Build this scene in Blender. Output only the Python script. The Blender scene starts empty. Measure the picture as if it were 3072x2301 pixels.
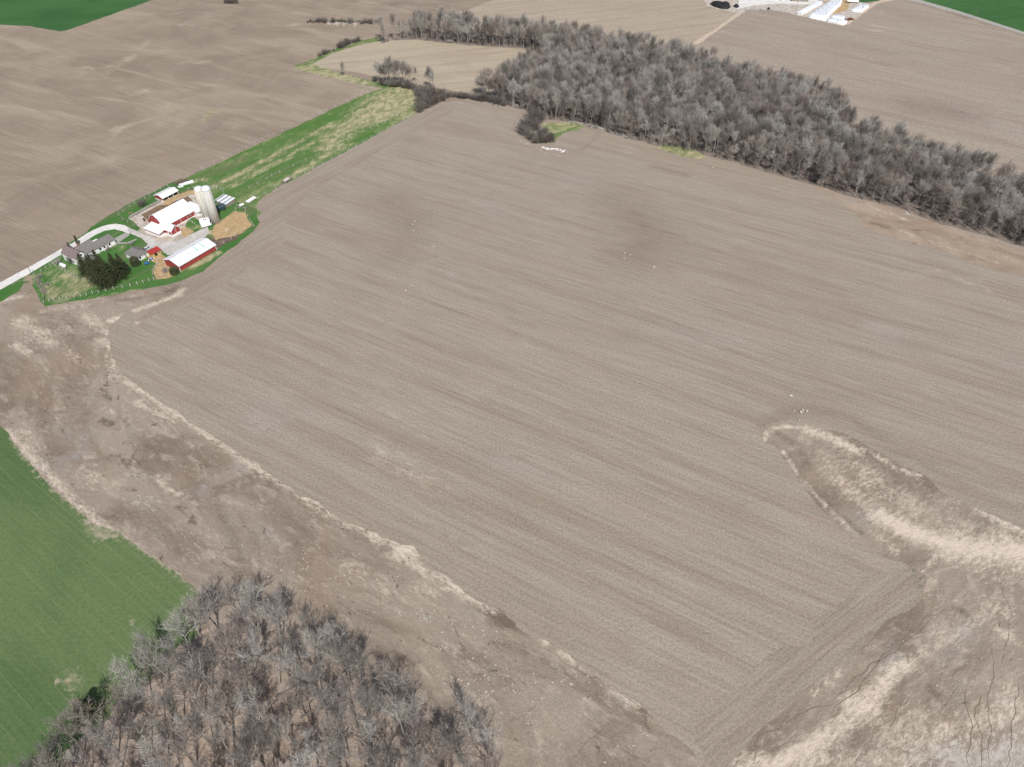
import bpy, bmesh, math, random
import numpy as np
from mathutils import Vector, Matrix, noise as mnoise
from mathutils.geometry import delaunay_2d_cdt
R = math.radians
rnd = random.Random(7)
SC = bpy.context.scene
COL = SC.collection

# ------------------------------------------------------------------ camera, sky, sun, exposure
H, FPX, TH = 185.0, 2129.0, R(42.5)          # flying height, focal length in photo pixels, downward tilt
cam = bpy.data.objects.new('camera', bpy.data.cameras.new('camera')); COL.objects.link(cam)
cam.location = (0, 0, H); cam.rotation_euler = (R(90) - TH, 0, 0)
cam.data.sensor_width = 36; cam.data.lens = 36 * FPX / 3072
cam.data.clip_start = 1; cam.data.clip_end = 30000
SC.camera = cam
SUN_EL, SUN_AZ = R(50), R(161)               # azimuth clockwise from +Y: behind the camera, a little to the right
sd = Vector((math.sin(SUN_AZ) * math.cos(SUN_EL), math.cos(SUN_AZ) * math.cos(SUN_EL), math.sin(SUN_EL)))
sun = bpy.data.objects.new('sun', bpy.data.lights.new('sun', 'SUN')); COL.objects.link(sun)
sun.data.energy = 4.1; sun.data.angle = R(0.5); sun.data.color = (1.0, 0.972, 0.935)
sun.rotation_euler = sd.to_track_quat('Z', 'Y').to_euler()
world = bpy.data.worlds.new('World'); SC.world = world; world.use_nodes = True
wn = world.node_tree.nodes; bg = wn['Background']; bg.inputs['Strength'].default_value = 0.085
sky = wn.new('ShaderNodeTexSky'); sky.sky_type = 'NISHITA'; sky.sun_disc = False
sky.sun_elevation = SUN_EL; sky.sun_rotation = SUN_AZ; sky.dust_density = 2.0
world.node_tree.links.new(sky.outputs[0], bg.inputs['Color'])
SC.view_settings.view_transform = 'Standard'; SC.view_settings.look = 'None'
SC.view_settings.gamma = 1; SC.view_settings.exposure = 0.0
SC.cycles.max_bounces = 4; SC.cycles.transparent_max_bounces = 4

# ------------------------------------------------------------------ helpers
def at(x, y, z=0.0):                          # photo pixel -> point at height z
    u = (x - 1536) / FPX; v = (1150.5 - y) / FPX
    dy = math.cos(TH) + v * math.sin(TH); dz = -math.sin(TH) + v * math.cos(TH)
    s = (z - H) / dz
    return Vector((u * s, dy * s, z))
def z1(x, y, z=0.0): return at(x / 2.765, 500 + y / 2.765, z)
def z3(x, y, z=0.0): return at(400 + x / 5.5225, 520 + y / 5.5225, z)
def z4(x, y, z=0.0): return at(x / 5.917, 640 + y / 5.917, z)
def zr(x, y, z=0.0): return at(2080 + x / 3.568, y / 3.568, z)
def zt(x, y, z=0.0): return at(860 + x / 5.82, y / 5.82, z)
def zc(x, y, z=0.0): return at(800 + x / 2.458, y / 2.458, z)

class MB:
    def __init__(s): s.v = []; s.f = []
    def add(s, vs, fs):
        b = len(s.v); s.v += [tuple(p) for p in vs]; s.f += [tuple(b + i for i in f) for f in fs]
    def box(s, x0, x1, y0, y1, a, b):
        s.add([(x0,y0,a),(x1,y0,a),(x1,y1,a),(x0,y1,a),(x0,y0,b),(x1,y0,b),(x1,y1,b),(x0,y1,b)],
              [(0,3,2,1),(4,5,6,7),(0,1,5,4),(1,2,6,5),(2,3,7,6),(3,0,4,7)])
    def bar(s, p, q, r0, r1=None, n=6):
        p, q = Vector(p), Vector(q); r1 = r0 if r1 is None else r1
        d = (q - p).normalized(); a = d.orthogonal().normalized(); b = d.cross(a)
        vs = [c + (a * math.cos(2*math.pi*k/n) + b * math.sin(2*math.pi*k/n)) * r for c, r in ((p, r0), (q, r1)) for k in range(n)]
        s.add(vs, [(k, (k+1) % n, n + (k+1) % n, n + k) for k in range(n)] + [tuple(range(n))[::-1], tuple(range(n, 2*n))])
    def lathe(s, prof, c=(0,0,0), n=24):
        c = Vector(c); vs = []
        for r, z in prof:
            vs += [c + Vector((r*math.cos(2*math.pi*k/n), r*math.sin(2*math.pi*k/n), z)) for k in range(n)]
        fs = [(i*n+k, i*n+(k+1) % n, (i+1)*n+(k+1) % n, (i+1)*n+k) for i in range(len(prof)-1) for k in range(n)]
        fs += [tuple(range(n))[::-1], tuple(range((len(prof)-1)*n, len(prof)*n))]
        s.add(vs, fs)
    def prism(s, poly, d0, d1):               # poly in (a,z), swept along the other axis: list of (x,y,z) made by caller
        n = len(poly); s.add(list(d0) + list(d1), [tuple(range(n))[::-1], tuple(range(n, 2*n))] + [(k, (k+1) % n, n+(k+1) % n, n+k) for k in range(n)])
    def mesh(s, name, mat=None, smooth=False):
        me = bpy.data.meshes.new(name); me.from_pydata(s.v, [], s.f); me.update()
        if mat: me.materials.append(mat)
        if smooth: me.polygons.foreach_set('use_smooth', [True] * len(me.polygons))
        return me
    def build(s, name, mat, parent=None, smooth=False):
        return link(name, s.mesh(name, mat, smooth), parent)
def link(name, me, parent=None):
    o = bpy.data.objects.new(name, me); COL.objects.link(o)
    if parent: o.parent = parent
    return o
def tag(o, label, cat, group=None):
    o['label'] = label; o['category'] = cat
    if group: o['group'] = group
    return o
def thing(name, label, cat, loc=(0,0,0), rz=0.0, group=None, scale=1.0):
    o = bpy.data.objects.new(name, None); COL.objects.link(o)
    o.location = loc; o.rotation_euler = (0, 0, rz); o.scale = (scale,)*3 if not isinstance(scale, tuple) else scale
    return tag(o, label, cat, group)

# ------------------------------------------------------------------ node materials
class Mat:
    def __init__(s, name, rough=0.9, spec=0.2):
        s.m = bpy.data.materials.new(name); s.m.use_nodes = True; s.t = s.m.node_tree
        s.b = s.t.nodes['Principled BSDF']; s.b.inputs['Roughness'].default_value = rough
        s.b.inputs['Specular IOR Level'].default_value = spec
        s.tc = s.t.nodes.new('ShaderNodeTexCoord'); s.pos = s.tc.outputs['Object']
    def new(s, t): return s.t.nodes.new('ShaderNode' + t)
    def put(s, sock, v):
        if isinstance(v, bpy.types.NodeSocket): s.t.links.new(v, sock)
        elif sock.type == 'RGBA' and len(v) == 3: sock.default_value = (*v, 1)
        else: sock.default_value = v
    def map(s, rot=0, sc=(1,1,1), vec=None):
        n = s.new('Mapping'); s.put(n.inputs['Vector'], vec or s.pos)
        n.vector_type = 'POINT'
        m0 = s.new('VectorRotate'); m0.rotation_type = 'Z_AXIS'; s.put(m0.inputs['Vector'], vec or s.pos); m0.inputs['Angle'].default_value = -R(rot)
        s.put(n.inputs['Vector'], m0.outputs[0]); n.inputs['Scale'].default_value = sc
        return n.outputs[0]
    def noise(s, scale, vec=None, detail=3, rough=0.55, dist=0.0):
        n = s.new('TexNoise'); s.put(n.inputs['Vector'], vec or s.pos)
        for k, v in (('Scale', scale), ('Detail', detail), ('Roughness', rough), ('Distortion', dist)): n.inputs[k].default_value = v
        return n.outputs['Fac']
    def voro(s, scale, vec=None, feature='F1', out='Distance', rnd_=1.0):
        n = s.new('TexVoronoi'); n.feature = feature; s.put(n.inputs['Vector'], vec or s.pos)
        n.inputs['Scale'].default_value = scale; n.inputs['Randomness'].default_value = rnd_
        return n.outputs[out]
    def rng(s, x, a, b, c=0.0, d=1.0):
        n = s.new('MapRange'); n.interpolation_type = 'SMOOTHSTEP'; s.put(n.inputs[0], x)
        for k, v in zip((1,2,3,4), (a,b,c,d)): n.inputs[k].default_value = v
        return n.outputs[0]
    def math(s, op, a, b=0.0, c=0.0):
        n = s.new('Math'); n.operation = op; s.put(n.inputs[0], a); s.put(n.inputs[1], b); s.put(n.inputs[2], c)
        return n.outputs[0]
    def mul(s, a, b): return s.math('MULTIPLY', a, b)
    def addm(s, a, b): return s.math('ADD', a, b)
    def mix(s, f, a, b):
        n = s.new('Mix'); n.data_type = 'RGBA'; s.put(n.inputs[0], f); s.put(n.inputs[6], a); s.put(n.inputs[7], b)
        return n.outputs[2]
    def val(s, col, f):                       # multiply a colour by a value
        n = s.new('Mix'); n.data_type = 'RGBA'; n.blend_type = 'MULTIPLY'; n.inputs[0].default_value = 1
        s.put(n.inputs[6], col)
        c = s.new('CombineColor'); [s.put(c.inputs[i], f) for i in range(3)]
        s.put(n.inputs[7], c.outputs[0]); return n.outputs[2]
    def attr(s, name):
        n = s.new('Attribute'); n.attribute_name = name; return n.outputs['Fac']
    def rand(s): return s.new('ObjectInfo').outputs['Random']
    def bump(s, h, strength=0.4, dist=0.1):
        n = s.new('Bump'); s.put(n.inputs['Height'], h); n.inputs['Strength'].default_value = strength; n.inputs['Distance'].default_value = dist
        s.t.links.new(n.outputs[0], s.b.inputs['Normal'])
    def out(s, col): s.put(s.b.inputs['Base Color'], col); return s.m

def row_soil(name, cols, vec_fn, grain=1.0, pale=True, rowf=1.0, patch=0.012):
    m = Mat(name, 0.95, 0.1); P = vec_fn(m); base, brown, grey, sand, wet = cols
    n1 = m.noise(1, m.map(0, (0.006, 0.15, 1), P), 4, .68); n2 = m.noise(1, m.map(0, (0.03, 0.6, 1), P), 3, .65)
    n3 = m.noise(1, m.map(0, (0.05, 0.85, 1), P), 4, .72); big = m.noise(patch, None, 4, .55, .4)
    g = m.noise(1.3 * grain, None, 3, .75)
    c = m.mix(m.rng(n1, .30, .62), brown, base)
    c = m.mix(m.mul(m.rng(n2, .44, .72), .5), c, grey)
    c = m.mix(m.mul(m.rng(big, .52, .70), .5), c, brown)
    c = m.mix(m.mul(m.rng(m.noise(.035, None, 3, .6, .6), .58, .72), .4), c, grey)
    c = m.mix(m.rng(m.noise(.03, m.map(0, (.4, 1.6, 1), P), 5, .7, .5), .54, .72, 0, .5), c, LIN(164,146,131))
    if pale:
        b = m.noise(.30, m.map(0, (.5, 1.4, 1), P), 6, .78, .5)
        c = m.mix(m.rng(m.noise(.022, m.map(0, (.45, 1.3, 1), P), 4, .65, .6), .56, .72, 0, .35), c, LIN(165,159,152))
        c = m.mix(m.rng(m.addm(m.attr('dark'), m.addm(m.mul(m.addm(n1, -.5), 1.0), m.mul(m.addm(b, -.5), .6))), .12, .95, 0, .8), c, wet)
        c = m.mix(m.rng(m.addm(m.attr('weed'), m.mul(m.addm(m.noise(.7, None, 4, .8), -.5), 2.0)), .62, .85, 0, .8), c, LIN(92,104,74))
        c = m.mix(m.rng(m.addm(m.attr('pale'), m.mul(m.addm(b, -.5), 1.5)), .32, .95, 0, .85), c, sand)
    f = m.addm(m.rng(n3, .28, .72, .89, 1.09), m.rng(g, .25, .75, -.20, .20))
    speck = m.rng(m.noise(.9, m.map(0, (.35, 1.6, 1), P), 2, .8), .66, .76, 1.0, .80)
    c = m.val(m.val(c, f), speck)
    m.bump(m.addm(g, m.mul(n3, 1.2*rowf)), .55, .25)
    return m.out(c)
LIN = lambda r, g, b, k=0.90: tuple((((x/255 + .055)/1.055) ** 2.4 if x > 10 else x/255/12.92) * k for x in (r, g, b))
PEN = lambda m: m.map(-30)
SOILC = (LIN(162,150,136), LIN(150,136,121), LIN(167,158,145), LIN(208,195,178), LIN(132,117,103))
M = {}
M['seeded'] = row_soil('seeded soil', SOILC, PEN)
M['headland'] = row_soil('headland soil', (LIN(158,146,132), LIN(146,131,117), LIN(164,155,143), LIN(208,195,178), LIN(126,110,97)), lambda m: m.map(33))
M['headland_farm'] = row_soil('headland soil by the pasture', (LIN(160,148,134), LIN(151,137,122), LIN(165,155,142), LIN(210,194,176), LIN(122,106,93)), lambda m: m.map(57))
M['far_right'] = row_soil('far field soil', (LIN(165,152,138), LIN(153,138,125), LIN(172,161,147), LIN(200,181,160), LIN(128,113,103)), lambda m: m.map(-38), .5, True, .5, .008)
M['far_mid'] = row_soil('far middle field soil', (LIN(176,162,145), LIN(164,148,132), LIN(182,170,153), LIN(202,184,162), LIN(122,106,95)), lambda m: m.map(20), .5, True, .5, .008)

def left_soil():
    m = Mat('smooth bare soil', .95, .1)
    w = m.map(-6, (1, 1.0, 1)); a = m.noise(.011, w, 5, .62, 1.6); b = m.noise(.05, m.map(-28, (.22, 1, 1)), 4, .65, .8)
    d = m.noise(.028, m.map(50, (.35, 1, 1)), 4, .6, 1.0); g = m.noise(.8, None, 3, .75)
    c = m.mix(m.rng(a, .30, .66), LIN(143,128,114), LIN(157,142,127))
    c = m.mix(m.rng(b, .48, .74, 0, .65), c, LIN(177,164,145))
    c = m.mix(m.rng(m.noise(.016, m.map(-20, (.5, 1, 1)), 5, .65, .8), .48, .68, 0, .55), c, LIN(173,161,139))
    c = m.mix(m.rng(d, .56, .74, 0, .45), c, LIN(150,135,123))
    bk = m.mul(m.addm(m.noise(.09, None, 5, .7, .6), -.5), 1.1)
    c = m.mix(m.rng(m.addm(m.attr('dark'), bk), .3, .9, 0, .75), c, LIN(130,114,105))
    c = m.mix(m.rng(m.addm(m.attr('pale'), bk), .25, .95, 0, .8), c, LIN(198,183,164))
    c = m.mix(m.rng(m.addm(m.attr('weed'), bk), .4, .7, 0, .9), c, m.mix(m.rng(m.noise(.3), .4, .65), LIN(170,157,134), LIN(142,140,108)))
    rows = m.noise(1, m.map(-30, (.03, .9, 1)), 2, .6)
    m.bump(g, .4, .2)
    return m.out(m.val(c, m.addm(m.rng(rows, .3, .7, .92, 1.07), m.rng(g, .25, .75, -.11, .11))))
M['left_soil'] = left_soil()

def eroded_soil(name, ang, tint, c1=LIN(131,117,103), c2=LIN(162,149,134), c3=LIN(188,175,159), wet=LIN(102,88,76)):
    m = Mat(name, .95, .12); w = m.map(ang, (.45, 1, 1))
    a = m.noise(.045, w, 6, .68, .8); b = m.noise(.22, w, 6, .74, .6); g = m.noise(1.6, None, 3, .8); k = m.noise(.85, w, 6, .8, .5); k2 = m.noise(.16, w, 5, .7, .5)
    c = m.mix(m.rng(a, .34, .62), c1, c2)
    c = m.mix(m.rng(b, .50, .68, 0, .7), c, c3)
    c = m.mix(m.rng(m.noise(.03, None, 4, .6, .5), .50, .68, 0, .6), c, tint)
    gb = m.noise(.08, m.map(ang + 8, (.5, 1, 1)), 5, .68, .5)
    c = m.mix(m.rng(gb, .56, .72, 0, .55), c, LIN(162,157,152))
    c = m.mix(m.mul(m.rng(k, .56, .72), m.rng(k2, .42, .62, .05, .55)), c, LIN(198,184,167))
    br = m.addm(m.mul(m.addm(k, -.5), 1.9), m.mul(m.addm(k2, -.5), 1.0))
    c = m.mix(m.rng(m.addm(m.attr('dark'), br), .30, .78, 0, .75), c, wet)
    c = m.mix(m.rng(m.addm(m.attr('pale'), br), .25, 1.05, 0, .92), c, LIN(218,202,184))
    c = m.mix(m.rng(m.addm(m.attr('chalk'), br), .4, .9, 0, .8), c, LIN(194,188,178))
    spots = m.noise(.5, m.map(ang, (.5, 1, 1)), 4, .6, .7)
    c = m.mix(m.mul(m.mul(m.rng(spots, .655, .69), .85), m.rng(m.attr('wet'), .1, .6)), c, LIN(104,91,78))
    cr = m.voro(.055, m.map(ang, (.5, 1, 1)), 'DISTANCE_TO_EDGE')
    cr = m.addm(cr, m.mul(m.addm(m.noise(.5, None, 4, .7), -.5), .10))
    crack = m.mul(m.rng(m.math('ABSOLUTE', cr), .003, .010, 1, 0), m.rng(m.noise(.04, None, 2), .5, .6))
    c = m.mix(m.mul(m.mul(crack, .5), m.rng(m.attr('wet'), .1, .6)), c, LIN(100,86,72))
    m.bump(m.addm(g, m.mul(k, 1.4)), .55, .3)
    return m.out(m.val(c, m.addm(m.rng(g, .25, .75, .86, 1.12), m.rng(k, .3, .7, -.07, .08))))
M['eroded'] = eroded_soil('eroded soil', -36, LIN(154,135,118))
M['eroded2'] = eroded_soil('eroded clay soil', 33, LIN(154,137,121))
M['worked'] = eroded_soil('worked brown soil', -38, LIN(168,148,128), LIN(152,134,117), LIN(172,155,138), LIN(184,166,148), LIN(122,104,89))

def green(name, ang, c1, c2, c3, lines=True, tan=None):
    m = Mat(name, .9, .15)
    a = m.noise(.03, m.map(ang, (.4, 1, 1)), 4, .6, .6); r = m.noise(1, m.map(ang, (.02, 1.1, 1)), 2, .6); g = m.noise(1.1, None, 3, .75)
    c = m.mix(m.rng(a, .35, .65), c1, c2)
    c = m.mix(m.rng(m.noise(.09, m.map(ang, (.5, 1, 1)), 5, .65, .4), .6, .76, 0, .6), c, c3)
    if lines:
        w = m.new('TexWave'); w.wave_type = 'BANDS'; w.bands_direction = 'Y'; m.put(w.inputs['Vector'], m.map(ang, (1, 1, 1)))
        w.inputs['Scale'].default_value = .095; w.inputs['Distortion'].default_value = .25; w.inputs['Detail'].default_value = 2; w.inputs['Detail Scale'].default_value = .4
        c = m.mix(m.mul(m.rng(w.outputs['Fac'], .965, .998), m.rng(m.noise(.25, m.map(ang, (.3, 1, 1)), 3), .35, .6, .05, .4)), c, c3)
    c = m.mix(m.rng(m.addm(m.attr('pale'), m.mul(m.addm(m.noise(.5, None, 4, .7), -.5), 1.8)), .40, .95, 0, .8), c, LIN(178,165,144))
    m.bump(g, .5, .2)
    return m.out(m.val(c, m.addm(m.rng(r, .3, .7, .95, 1.05), m.rng(g, .25, .75, -.16, .16))))
M['wheat'] = green('young wheat', -35.5, LIN(86,109,68), LIN(103,121,79), LIN(126,132,98))
M['wheat_far'] = green('far young wheat', 20, LIN(58,98,54), LIN(70,108,62), LIN(94,122,80), False)

def pasture(name, ang, bias, bare, GR=(LIN(84,120,60), LIN(108,130,76))):
    m = Mat(name, .9, .15)
    s1 = m.noise(.03, m.map(ang, (.25, 1, 1)), 5, .62, .7); s2 = m.noise(.30, m.map(ang + 20, (.5, 1, 1)), 5, .75, .6); g = m.noise(1.2, None, 3, .75)
    s3 = m.noise(.09, m.map(ang, (.12, 1, 1)), 4, .6, .4)
    t = m.addm(m.addm(m.mul(m.addm(s1, -.5), 1.8), m.mul(m.addm(s2, -.5), 1.1)), m.addm(m.mul(m.attr('tan'), 1.25), bias))
    c = m.mix(m.rng(s1, .35, .65), *GR)
    c = m.mix(m.rng(s3, .5, .66, 0, .6), c, LIN(112,118,84))
    c = m.mix(m.rng(t, .10, .95), c, m.mix(m.rng(s2, .4, .6), LIN(142,144,104), LIN(182,171,138)))
    c = m.mix(m.rng(m.addm(m.attr('bare'), m.mul(m.addm(s2, -.5), 1.2)), .35, .65), c, bare)
    m.bump(g, .6, .3)
    return m.out(m.val(c, m.addm(m.rng(g, .25, .75, .82, 1.16), m.rng(s2, .3, .7, -.07, .07))))
M['pasture'] = pasture('pasture grass', 56, .25, LIN(150,132,112))
M['lawn'] = pasture('farmyard grass', 58, -.02, LIN(160,142,122), (LIN(66,112,52), LIN(88,122,66)))
M['verge'] = pasture('field margin grass', 30, .55, LIN(165,148,128))

def rough(name, c1, c2, c3, s=.25, g=1.6, bump=.4, rg=.92, lo=.4, hi=.62):
    m = Mat(name, rg, .2); a = m.noise(s, None, 5, .65, .5); b = m.noise(s * 3.1, None, 4, .7, .3); gr = m.noise(g, None, 3, .75)
    c = m.mix(m.rng(a, lo, hi), c1, c2); c = m.mix(m.rng(b, .56, .7, 0, .8), c, c3)
    m.bump(gr, bump, .12)
    return m.out(m.val(c, m.rng(gr, .25, .75, .86, 1.13)))
M['stubble'] = row_soil('corn stubble', (LIN(182,169,148), LIN(168,153,133), LIN(190,179,160), LIN(205,190,165), LIN(140,124,108)), lambda m: m.map(14), .8, False, 1.6)
M['gravel_white'] = rough('white limestone gravel', LIN(220,217,212,1), LIN(206,203,198,1), LIN(186,181,174,1), .12)
M['gravel'] = rough('grey gravel', LIN(190,184,178), LIN(206,201,195), LIN(170,160,150), .16)
M['barnyard'] = rough('muddy barnyard', LIN(204,196,186), LIN(176,164,150), LIN(140,124,108), .3)
M['mud'] = rough('brown mud', LIN(118,98,78), LIN(140,118,94), LIN(186,170,148), .5)
M['shedside'] = rough('dark manure soil', LIN(104,90,78), LIN(126,110,96), LIN(90,78,68), .3)
M['straw'] = rough('trodden straw', LIN(194,166,124), LIN(174,148,112), LIN(138,118,94), .35, 1.2)
M['litter'] = rough('leaf litter', LIN(160,144,130), LIN(180,161,144), LIN(132,119,109), .45, 1.0, .6)
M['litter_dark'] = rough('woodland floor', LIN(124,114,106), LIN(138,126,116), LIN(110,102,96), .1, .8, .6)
M['concrete'] = rough('old concrete', LIN(176,172,164), LIN(160,156,148), LIN(196,192,186), .6, 3.0, .2)
M['lane'] = rough('dirt lane', LIN(206,188,168), LIN(190,172,152), LIN(172,152,134), .3)
M['painted_gully'] = rough('moist crack soil with painted shade', LIN(128,113,99), LIN(138,123,109), LIN(116,101,88), .8)  # moist soil, its dark tone also standing in for shade in the groove
M['bank'] = rough('crumbly pale soil', LIN(214,197,178), LIN(196,178,158), LIN(176,158,140), .6, 2.0, .7)
M['stone'] = rough('pale limestone', LIN(206,197,185), LIN(184,174,162), LIN(160,148,134), 2.0, 6.0, .3)

def paint(name, col, r=.6, spec=.3, var=.10, s=.8, metallic=0.0):
    m = Mat(name, r, spec); a = m.noise(s, None, 4, .65); b = m.noise(s * 7, m.map(0, (1, 1, .3)), 3, .7)
    m.b.inputs['Metallic'].default_value = metallic
    m.bump(b, .1, .02)
    return m.out(m.val(col, m.addm(m.rng(a, .3, .7, 1 - var, 1 + var), m.rng(b, .3, .7, -var/2, var/2))))
M['red'] = paint('weathered red paint', LIN(164,74,71), .7, .2, .14)
M['red_roof'] = paint('red sheet roof', LIN(168,62,54), .55)
M['white_roof'] = paint('white sheet roof', (.80,.80,.81), .5, .35, .05)
M['white'] = paint('white paint', (.84,.83,.82), .6, .3, .06)
M['shingle'] = paint('grey shingles', LIN(128,123,121), .9, .1, .14, 1.6)
M['shingle_brown'] = paint('brown grey shingles', LIN(134,120,117), .9, .1, .14, 1.6)
M['dark'] = paint('dark opening', (.025,.024,.024), .8, .1, .2)
M['glass'] = paint('window glass', (.03,.035,.04), .15, .5, .1)
M['yellow'] = paint('faded yellow boards', LIN(196,176,112), .8, .2, .14)
M['teal'] = paint('dark teal tarpaulin', (.03,.06,.075), .5, .4, .25)
M['tank'] = paint('white tank enamel', (.82,.83,.82), .35, .4, .04)
M['blue'] = paint('blue plastic', LIN(60,110,180), .4, .4, .1)
M['grey_wood'] = paint('silvered wood', LIN(150,142,132), .9, .1, .22, 2)
M['post'] = paint('pale fence post', LIN(214,208,198), .85, .15, .12)
M['car'] = paint('silver car paint', (.62,.64,.66), .25, .5, .03)
M['tyre'] = paint('black tyre rubber', (.02,.02,.02), .85, .2, .2)
M['rust'] = paint('rusty iron', LIN(112,66,44), .85, .2, .3, 3)
M['orange'] = paint('faded orange paint', LIN(168,128,100), .7, .2, .2)
M['grey_metal'] = paint('grey metal', (.36,.37,.38), .5, .4, .1)
M['green_stain'] = paint('green patch paint', LIN(120,200,180), .6, .3, .15)
M['brick'] = paint('chimney brick', LIN(170,128,110), .9, .1, .2, 3)
M['plastic_white'] = paint('white silage plastic', (.80,.82,.85), .35, .45, .08, .4)
M['black_pile'] = rough('black compost', (.022,.022,.025), (.035,.034,.036), (.05,.05,.05), .6)
M['bark_pole'] = paint('tarred pole wood', LIN(128,116,104), .9, .1, .2, 2)
def silo_mat():
    m = Mat('silo concrete staves', .9, .15); w = m.new('TexWave'); w.wave_type = 'BANDS'; w.bands_direction = 'Z'; m.put(w.inputs['Vector'], m.pos)
    w.inputs['Scale'].default_value = .55
    st = m.noise(.6, m.map(0, (1, 1, .12)), 4, .7); c = m.mix(m.rng(st, .48, .72), LIN(214,212,206), LIN(192,187,172))
    return m.out(m.val(c, m.rng(w.outputs['Fac'], .05, .25, .82, 1.0)))
M['silo'] = silo_mat()
def corrugated(name, c1, c2, s=.5):
    m = Mat(name, .5, .35); w = m.new('TexWave'); w.wave_type = 'BANDS'; w.bands_direction = 'X'; m.put(w.inputs['Vector'], m.pos); w.inputs['Scale'].default_value = s
    m.bump(w.outputs['Fac'], .3, .05); return m.out(m.mix(m.rng(m.addm(w.outputs['Fac'], m.mul(m.addm(m.noise(.4), -.5), .6)), .62, .8), c1, c2))
M['striped'] = corrugated('streaked sheet roof', (.76,.77,.78), (.24,.26,.29), .11)
def bark(name, lo, hi, warm):
    m = Mat(name, .9, .15); r = m.rand(); n = m.noise(.8, None, 3, .6)
    c = m.mix(m.rng(r, 0, 1), lo, hi); r2 = m.math('FRACT', m.mul(r, 7.31)); c = m.mix(m.rng(r2, .5, .95, 0, .6), c, warm)
    return m.out(m.val(c, m.rng(n, .3, .7, .85, 1.15)))
M['trunk'] = bark('grey bark', LIN(118,114,108), LIN(192,189,182), LIN(150,138,126))
M['twigs'] = bark('grey twigs', LIN(124,119,113), LIN(190,185,178), LIN(158,142,133))
M['sapling'] = bark('reddish sapling twigs', LIN(134,126,120), LIN(166,158,152), LIN(142,126,120))
M['brush'] = bark('brown twigs', LIN(98,93,88), LIN(134,129,122), LIN(116,100,96))
def foliage(name, a, b, c):
    m = Mat(name, .8, .2); n = m.noise(.9, None, 3, .6); r = m.rand()
    return m.out(m.mix(m.rng(n, .35, .68), m.mix(r, a, b), c))
M['needles'] = foliage('spruce needles', (.042,.056,.026), (.058,.068,.032), (.085,.092,.044))
M['cedar'] = foliage('cedar leaves', (.060,.074,.032), (.068,.080,.036), (.095,.105,.052))

# ------------------------------------------------------------------ the ground, sheet by sheet
def inside(P, poly):
    x, y = P[:, 0], P[:, 1]; r = np.zeros(len(P), bool); n = len(poly)
    for i in range(n):
        x0, y0 = poly[i]; x1, y1 = poly[i - 1]
        if y0 == y1: continue
        r ^= ((y0 > y) != (y1 > y)) & (x < (x1 - x0) * (y - y0) / (y1 - y0) + x0)
    return r
def dist(P, line):
    d = np.full(len(P), 1e9)
    if len(line) == 1: return np.hypot(P[:, 0] - line[0][0], P[:, 1] - line[0][1])
    for a, b in zip(line[:-1], line[1:]):
        a, b = np.array(a[:2]), np.array(b[:2]); ab = b - a; t = np.clip(((P - a) @ ab) / max(ab @ ab, 1e-9), 0, 1)
        q = P - a - t[:, None] * ab; d = np.minimum(d, np.hypot(q[:, 0], q[:, 1]))
    return d
def strokes(lst, conv=at):                     # (pixel polyline, half width in metres, strength)
    L = [([conv(*p)[:2] for p in px], w, s) for px, w, s in lst]
    def f(P):
        v = np.zeros(len(P))
        for l, w, s in L: v = np.maximum(v, s * np.clip(1 - dist(P, l) / w, 0, 1))
        return v
    return f
def wpoly(px, conv=at): return [tuple(conv(*p)[:2]) for p in px]
def resample(poly, step, jit, seed=0.0):
    out = []; n = len(poly)
    for i in range(n):
        a, b = Vector(poly[i]).to_2d(), Vector(poly[(i + 1) % n]).to_2d(); L = (b - a).length; k = max(1, min(400, int(L / step)))
        nr = Vector((-(b - a).y, (b - a).x)) / max(L, 1e-6)
        for j in range(k):
            p = a.lerp(b, j / k); q = Vector((p.x * .12, p.y * .12, seed)); q2 = Vector((p.x * .5, p.y * .5, seed + 9))
            out.append(p + nr * jit * (mnoise.noise(q) * 1.6 + mnoise.noise(q2) * .7))
    return out
def sheet(name, poly, z, mat, step=4.0, jit=.6, attrs=None, edge=None, kind='structure'):
    bd = resample(poly, edge or min(step, 2.5), jit, z * 100)
    B = np.array([(p.x, p.y) for p in bd]); lo, hi = B.min(0), B.max(0)
    if attrs:
        gx, gy = np.meshgrid(np.arange(lo[0], hi[0], step), np.arange(lo[1], hi[1], step))
        G = np.c_[gx.ravel(), gy.ravel()]; G = G + np.random.default_rng(3).uniform(-.2, .2, G.shape) * step
        G = G[inside(G, B)]
    else: G = np.zeros((0, 2))
    nb = len(B); V = [Vector(p) for p in np.r_[B, G].tolist()]
    r = delaunay_2d_cdt(V, [], [list(range(nb))], 1, 1e-5)
    me = bpy.data.meshes.new(name); me.from_pydata([(p.x, p.y, z) for p in r[0]], [], r[2]); me.update()
    if me.polygons and me.polygons[0].normal.z < 0: me.flip_normals()
    me.materials.append(mat)
    if attrs:
        P = np.array([(p.x, p.y) for p in r[0]])
        for k, fn in attrs.items():
            a = me.attributes.new(k, 'FLOAT', 'POINT'); a.data.foreach_set('value', fn(P).astype(np.float32))
    o = link(name, me); o['kind'] = kind; return o

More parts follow.
